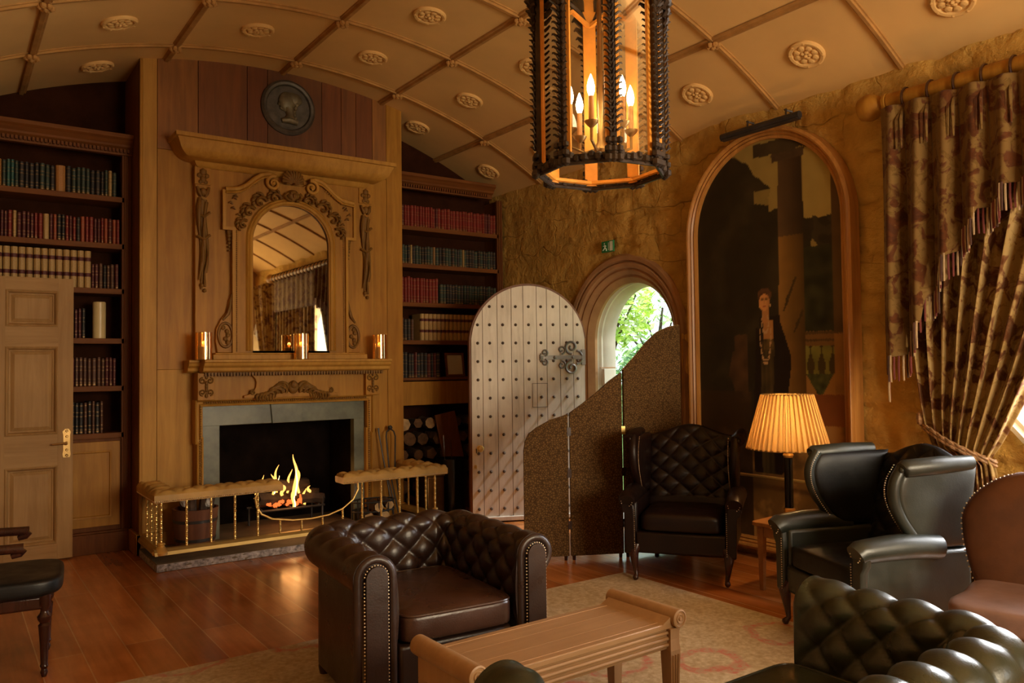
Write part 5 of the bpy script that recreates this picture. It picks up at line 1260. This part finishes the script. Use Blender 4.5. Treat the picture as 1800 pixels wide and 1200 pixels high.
    b.build('bun_foot', DARKW, root)
    return root
chesterfield('chesterfield_armchair', 'dark brown leather buttoned armchair with rolled arms in front of the fire', 'armchair', 1.74, 3.215, radians(-5), .358, -.44, .33, .675, .088, (BROWNL, CUSHL), .150)
chesterfield('chesterfield_sofa', 'bottle green leather buttoned sofa with rolled arms facing the long bench', 'sofa', 1.73, 1.33, pi, .63, -.28, .33, .68, .098, (GREENL, GREENL), .138, 2, cr=.36, fl=2.6)

# ------------------------------------------------------------------ long bench
root = thing('long_bench', 'pale limed oak bench with scrolled ends and fluted legs before the sofa', 'bench', (1.765, 2.24, FZ), radians(1.0)); HL, HW, BZ = .435, .165, .44
b = B(); b.box(-HL, HL, -HW, HW, BZ-.022, BZ); bt = b.build('bench_top', BENCHW, root, bevel=.004)
b = B(); b.sweep([(-HL+.05, -HW+.03), (HL-.05, -HW+.03), (HL-.05, HW-.03), (-HL+.05, HW-.03)], [(-.003, BZ), (-.0015, BZ+.0015), (.0015, BZ+.0015), (.003, BZ)], XY, closed=True)
for y in (-.05, .05): b.box(-HL+.05, HL-.05, y-.0008, y+.0008, BZ, BZ+.0006)
b.build('inlay_line', BENCHV, bt)
for sg in (-1, 1):
    b = B(); b.box(-HL, HL, sg*(HW-.02)-.01, sg*(HW-.02)+.01, BZ-.095, BZ-.022)
    for q in range(3): b.tube([(-HL+.03, sg*(HW-.008), BZ-.036-.022*q), (HL-.03, sg*(HW-.008), BZ-.036-.022*q)], .0075, 8)
    b.build('reeded_apron', BENCHW, root, smooth=50)
    b = B(); xe = sg*(HL+.012); b.tube([(xe, -HW-.012, BZ+.012), (xe, HW+.012, BZ+.012)], .034, 20)
    b.prism([(xe-sg*.034, BZ-.01), (xe-sg*.075, BZ-.001), (xe-sg*.034, BZ+.02)], XZ, -HW, HW); b.box(min(xe-sg*.03, xe+sg*.012), max(xe-sg*.03, xe+sg*.012), -HW, HW, BZ-.09, BZ); se = b.build('scrolled_end', BENCHV, root, smooth=40)
    for s2 in (-1, 1):
        b = B(); T = Matrix.Translation((xe, s2*(HW+.012), BZ+.012)) @ Matrix.Rotation(s2*-pi/2, 4, 'X')
        b.lathe([(.034, 0), (.034, .004), (.028, .006), (.026, .003), (.018, .003), (.016, .007), (.008, .004), (.006, .009), (0, .010)], n=24, T=T); b.build('end_roundel', BENCHV, se)
        b = B(); cy = s2*(HW-.015); cx = sg*(HL-.008)
        for (z0, z1, w0, w1) in ((0, BZ-.10, .015, .026), (BZ-.10, BZ-.06, .026, .020), (BZ-.06, BZ-.02, .020, .026)):
            vs = [(cx+i*w0, cy+j*w0, z0) for i, j in ((-1, -1), (1, -1), (1, 1), (-1, 1))]+[(cx+i*w1, cy+j*w1, z1) for i, j in ((-1, -1), (1, -1), (1, 1), (-1, 1))]
            b.add(vs, [(0, 3, 2, 1), (4, 5, 6, 7)]+[(i, (i+1) % 4, 4+(i+1) % 4, 4+i) for i in range(4)])
        for q in (-1, 0, 1):
            for fy, fx in ((s2, 0), (0, sg)):
                p0 = (cx+(q*.009 if fy else fx*.0175), cy+(fy*.0175 if fy else q*.009), .04); p1 = (cx+(q*.014 if fy else fx*.0265), cy+(fy*.0265 if fy else q*.014), BZ-.115)
                b.tube([p0, p1], [.0025, .0042], 6)
        b.build('leg', BENCHV, root, smooth=20)

# ------------------------------------------------------------------ wing chairs
def pillow(b, fn, nu, nv, th, pw=.35, tuft=None, nrm=(0, -1, 0)):
    """closed padded slab: fn(u,v) centre point, thickness th tapering round at its rim"""
    nr = Vector(nrm)
    def side(sg):
        def g(u, v):
            e = (max(0, 1-(2*u-1)**8)*max(0, 1-(2*v-1)**8))**pw; p = Vector(fn(u, v)); d = th*.5*e
            if tuft and sg > 0: d += tuft(u, v)*e
            return p+nr*d*sg
        return g
    b.surf(side(1), nu, nv); b.surf(side(-1), nu, nv); return b
def wingchair(lab, x, y, rz, body, inner, seat, Z=FZ):
    root = thing('wing_armchair', lab, 'armchair', (x, y, Z), rz)
    top = lambda u: .885+.075*cos((u-.5)*2*pi*.5)**2+(.0 if .08 < u < .92 else -.0)
    def bf(u, v): z = .36+(top(u)-.36)*v; return (-.295+.59*u, .20+.13*v**1.2-.03*sin(pi*u)*.0, z)
    tf = lambda u, v: (.018*((abs(sin(pi*(u*4+v*4.6))*sin(pi*(u*4-v*4.6))))**.45-1) if v > .18 else 0)
    b = B(); pillow(b, bf, 90, 110, .10, .3, tf, (0, -1, .15)); b.build('buttoned_back', inner, root, smooth=80)
    b = B(); pillow(b, lambda u, v: (-.25+.5*u, .27+.11*v, .20+(top(u)-.22)*v), 20, 24, .05, .25); b.build('outside_back', body, root, smooth=60)
    for sg in (-1, 1):
        # wing: from the back forwards, leaning out
        def wf(u, v, sg=sg):
            z = .50+(.90-.50)*v; yf_ = .02-.17*sin(pi*min(1, v*1.05)*.62)+.05*v**6; yb_ = .27+.07*v; yy = yf_+(yb_-yf_)*u
            return (sg*(.305+.035*(1-u)*v), yy, z+.0*u)
        b = B(); pillow(b, wf, 28, 34, .065, .3, None, (sg*-1, 0, 0)); wg = b.build('wing', inner if sg < 0 else body, root, smooth=80)
        b = B(); ed = [wf(0, i/16) for i in range(17)]; pts_ = [(sg*(.315+.02*i/16), p[1], p[2]) for i, p in enumerate(ed)]
        b.tube(pts_, .028, 10); b.build('wing_roll', body, root, smooth=70)
        b = B(); b.tube([(sg*.355, -.112, .885), (sg*.355, -.10, .89), (sg*.355, .10, .90), (sg*.35, .27, .905)], [.034, .042, .042, .034], 14); b.ball((sg*.355, -.115, .885), .016, 8); b.build('wing_top_roll', body, root, smooth=60)
        b = B()
        for i in range(40): p = wf(0, i/39); b.ball((sg*.290, p[1]-.018, p[2]), .0038, 5)
        b.build('nail_trim', NAIL, wg, smooth=60)
        # rolled arm
        b = B(); L = [(-.33+.42*t, .515+.012*sin(pi*t)) for t in [i/12 for i in range(13)]]
        b.tube([(sg*.335, -.355, .50)]+[(sg*.335, yy, z) for yy, z in L], [.052]+[.060-.004*abs(2*i/12-1) for i in range(13)], 18); b.build('arm_roll', body, root, smooth=70)
        b = B(); b.box(min(sg*.275, sg*.335), max(sg*.275, sg*.335), -.31, .28, .19, .50); b.build('side_panel', body, root, bevel=.02, seg=3)
        b = B(); b.prism([(sg*.345, .17), (sg*.285, .17), (sg*.285, .40), (sg*.29, .48), (sg*.335, .545), (sg*.385, .51), (sg*.38, .46), (sg*.352, .42)], XZ, -.345, -.305); b.build('arm_scroll_front', body, root, bevel=.012, seg=3)
        b = B()
        for i in range(22): b.ball((sg*(.288), -.349, .19+.0125*i), .0036, 5)
        for t in range(-60, 210, 24): b.ball((sg*.335+.036*cos(radians(t)), -.358, .505+.034*sin(radians(t))), .0036, 5)
        b.build('nail_trim', NAIL, root, smooth=60)
        b = B(); b.tube([(sg*.285, -.30, .22), (sg*.30, -.325, .17), (sg*.292, -.318, .09), (sg*.285, -.315, .035), (sg*.288, -.335, .014), (sg*.288, -.345, .008)], [.035, .032, .019, .014, .019, .012], 10); b.build('cabriole_leg', DARKW, root, smooth=60)
        b = B(); b.tube([(sg*.25, .26, .22), (sg*.255, .30, .10), (sg*.26, .335, .002)], [.024, .018, .016], 8); b.build('back_leg', DARKW, root, smooth=60)
    b = B(); b.box(-.29, .29, -.325, .26, .17, .31); b.build('seat_rail', body, root, bevel=.018, seg=3)
    b = B(); e = .25; f_ = lambda w: (abs(w)**e)*(1 if w >= 0 else -1)
    b.surf(lambda u, v: (f_(cos(2*pi*u))*abs(cos(pi*(v-.5)))**.3*.265, -.065+f_(sin(2*pi*u))*abs(cos(pi*(v-.5)))**.3*.27, .365+.055*f_(sin(pi*(v-.5)))+(.014*cos(pi*.5*min(1, abs(cos(2*pi*u))*abs(cos(pi*(v-.5))))) if v > .6 else 0)), 60, 22, True); b.build('seat_cushion', seat, root, smooth=80)
    return root
wingchair('dark oxblood leather wing armchair between the folding screen and the lamp table', 4.085, 3.735, radians(-55), OXL, OXL, OXL)
wingchair('black-green leather wing armchair turned side-on beneath the curtain', 3.86, 2.27, radians(-112), LITGL, BLACKL, BLACKL)

# ------------------------------------------------------------------ lamp table and lamp
root = thing('side_table', 'low square wooden table with tapering legs between the two wing armchairs', 'table', (4.27, 3.03, 0), radians(4)); SZ = .42
b = B(); s_ = .185; cpoly = []
for (cx, cy, a0) in ((s_, -s_, -90), (s_, s_, 0), (-s_, s_, 90), (-s_, -s_, 180)):
    cpoly += [(cx*.82+.038*cos(radians(a0+t)), cy*.82+.038*sin(radians(a0+t))) for t in (0, 45, 90)]
b.prism(cpoly, XY, SZ-.022, SZ); b.build('table_top', TABLEW, root, bevel=.003)
b = B(); b.box(-.15, .15, -.15, -.13, SZ-.09, SZ-.022); b.box(-.15, .15, .13, .15, SZ-.09, SZ-.022); b.box(-.15, -.13, -.15, .15, SZ-.09, SZ-.022); b.box(.13, .15, -.15, .15, SZ-.09, SZ-.022)
for q in range(3): b.box(-.152, .152, -.153, -.149, SZ-.08+.018*q, SZ-.072+.018*q)
b.build('apron', TABLEW, root)
for sx in (-1, 1):
    for sy in (-1, 1): b = B(); b.tube([(sx*.138, sy*.138, 0), (sx*.138, sy*.138, SZ-.024)], [.018, .030], 4); b.build('leg', TABLEW, root, smooth=20)
root = thing('table_lamp', 'black column table lamp with a lit pleated cream shade', 'lamp', (4.27, 3.06, SZ+.001))
b = B(); b.lathe([(.052, 0), (.054, .012), (.040, .02), (.034, .045), (.030, .05), (.034, .06), (.036, .075), (.030, .08)], n=24); b.build('lamp_foot', BRASS, root)
b = B(); b.lathe([(.026, .08), (.026, .40)], n=20); b.build('column', BLACK, root)
b = B(); b.lathe([(.026, .39), (.033, .405), (.024, .42), (.028, .44), (.018, .455), (.012, .50), (.012, .53), (0, .53)], n=20); b.build('capital', BRASS, root)
b = B()
def shf(u, v):
    r = .245-.095*v; a = 2*pi*u; st_ = .009*(1 if (u*44) % 1 < .5 else -1); return ((r+st_)*cos(a), (r+st_)*sin(a), .445+.335*v)
b.surf(shf, 352, 3, True); lsh = b.build('lamp_shade', SHADE, root, smooth=0)
b = B(); b.tube([(.247*cos(a), .247*sin(a), .447) for a in [2*pi*i/60 for i in range(60)]], .005, 6, closed=True); b.tube([(.151*cos(a), .151*sin(a), .779) for a in [2*pi*i/60 for i in range(60)]], .004, 6, closed=True)
for q in range(3): a = q*2*pi/3; b.tube([(0, 0, .75), (.15*cos(a), .15*sin(a), .779)], .002, 4)
b.tube([(0, 0, .53), (0, 0, .75)], .003, 6); b.build('shade_ring', OLDBR, lsh)
b = B(); b.ball((0, 0, .60), .028, 12, sq=(1, 1, 1.3)); b.build('bulb', BULB, root)
lamp('table_lamp_light', 'POINT', (4.27, 3.06, SZ+.60), 58, (1, .55, .17), radius=.03)
b = B(); b.tube([(0, 0, .006), (.02, .01, .012), (.045, -.005, .006)], .004, 6); b.tube([(.0, .0, .004), (-.02, -.015, .006)], .004, 6); b.ball((.01, .005, .012), .008, 6); b.ball((-.015, .012, .006), .007, 6)
tag(b.build('small_ornament', OLDBR, loc=(4.19, 2.955, SZ+.001)), 'tiny dark metal ornament lying on the lamp table', 'ornament')

# ------------------------------------------------------------------ salon chair at the right edge
root = thing('salon_chair', 'armless low brown leather chair with rounded studded back and paler rose seat', 'chair', (3.60, 1.44, FZ), radians(-74))
def ob(u, v):
    t = 2*u-1; wv = .18+.12*sin(pi*min(1, .12+v*.62))
    zt = .36+.54*v; cap = sqrt(max(0, 1-max(0, (v-.55)/.45)**2)); return (t*wv*(cap if v > .55 else 1)*.98, .17+.13*v-.03*(1-t*t)*0+.03*t*t, zt)
b = B(); pillow(b, ob, 50, 50, .075, .3); b.build('backrest', TANL, root, smooth=80)
b = B(); ed = [ob(0, i/24) for i in range(25)]+[ob(1, i/24) for i in reversed(range(24))]
for i in range(len(ed)-1):
    p, q = Vector(ed[i]), Vector(ed[i+1]); m_ = max(1, int((q-p).length/.014))
    for j in range(m_): c = p.lerp(q, j/m_); b.ball((c.x, c.y-.018, c.z), .0045, 5)
b.build('nail_trim', NAIL, root, smooth=60)
b = B(); e = .3; f_ = lambda w: (abs(w)**e)*(1 if w >= 0 else -1)
b.surf(lambda u, v: (f_(cos(2*pi*u))*abs(cos(pi*(v-.5)))**.25*.27*(1-.10*(sin(2*pi*u) > 0)), -.06+f_(sin(2*pi*u))*abs(cos(pi*(v-.5)))**.25*.26, .385+.055*f_(sin(pi*(v-.5)))), 64, 22, True); b.build('seat', TANSEAT, root, smooth=80)
b = B(); b.surf(lambda u, v: (f_(cos(2*pi*u))*.262, -.06+f_(sin(2*pi*u))*.252, .27+.10*v), 64, 2, True); b.build('seat_rail', TANL, root, smooth=80)
b = B()
for i in range(110): u = i/110; b.ball((f_(cos(2*pi*u))*.265, -.06+f_(sin(2*pi*u))*.255, .29), .004, 5)
b.build('nail_trim', NAIL, root, smooth=60)
for sx in (-1, 1):
    b = B(); b.tube([(sx*.22, -.26, .28), (sx*.225, -.27, .20), (sx*.215, -.265, .08), (sx*.215, -.275, .0)], [.024, .022, .014, .016], 8); b.build('leg', DARKW, root, smooth=60)
    b = B(); b.tube([(sx*.19, .17, .28), (sx*.20, .22, .12), (sx*.205, .26, .0)], [.02, .016, .014], 8); b.build('leg', DARKW, root, smooth=60)

# ------------------------------------------------------------------ antique desk chair, left edge
root = thing('desk_chair', 'antique dark carved chair with padded leather seat and turned legs by the door', 'chair', (.21, 4.50, 0), radians(83))
b = B(); e = .42; f_ = lambda w: (abs(w)**e)*(1 if w >= 0 else -1)
b.surf(lambda u, v: (f_(cos(2*pi*u))*abs(cos(pi*(v-.5)))**.25*.26, -.015+f_(sin(2*pi*u))*abs(cos(pi*(v-.5)))**.25*.26, .40+.045*f_(sin(pi*(v-.5)))+.014*sin(pi*v)), 56, 20, True); b.build('seat', BLACKL, root, smooth=80)
b = B(); b.box(-.22, .22, -.22, .22, .31, .37); b.build('seat_rail', DARKW, root, bevel=.01)
def turned(x, y):
    b = B(); b.lathe([(.010, 0), (.016, .02), (.012, .035), (.018, .05), (.015, .06), (.018, .14), (.024, .22), (.026, .235), (.018, .245), (.028, .262), (.030, .275), (.018, .292), (.016, .305), (.028, .33), (.028, .38)], c=(x, y, 0), n=16); return b
for sx, sy in ((-.20, -.20), (.20, -.20), (-.19, .20), (.19, .20)): turned(sx, sy).build('turned_leg', DARKW, root)
for sx in (-1, 1):
    b = B(); b.tube([(sx*.22, .20, .60), (sx*.235, .08, .605), (sx*.23, -.07, .60), (sx*.225, -.115, .596)], [.018, .022, .022, .026], 10); b.tube([(sx*.222, -.115, .596), (sx*.222, -.10, .575), (sx*.222, -.07, .565)], [.02, .018, .012], 8); b.build('armrest', DARKW, root, smooth=60)
    b = B(); b.lathe([(.012, .42), (.02, .46), (.012, .49), (.02, .53), (.012, .60)], c=(sx*.22, .06, 0), n=12); b.build('arm_support', DARKW, root)
    b = B(); b.tube([(sx*.20, .21, .38), (sx*.205, .225, .65), (sx*.20, .25, .86)], .018, 8); b.build('back_post', DARKW, root)
b = B(); b.tube([(-.22, .25, .84), (0, .27, .88), (.22, .25, .84)], [.022, .03, .022], 8); b.build('crest_rail', DARKW, root, smooth=60)
b = B()
for q in range(5): b.tube([((q-2)*.075, .215, .38), ((q-2)*.078, .26, .86)], .008, 6)
b.build('back_spindle', DARKW, root)
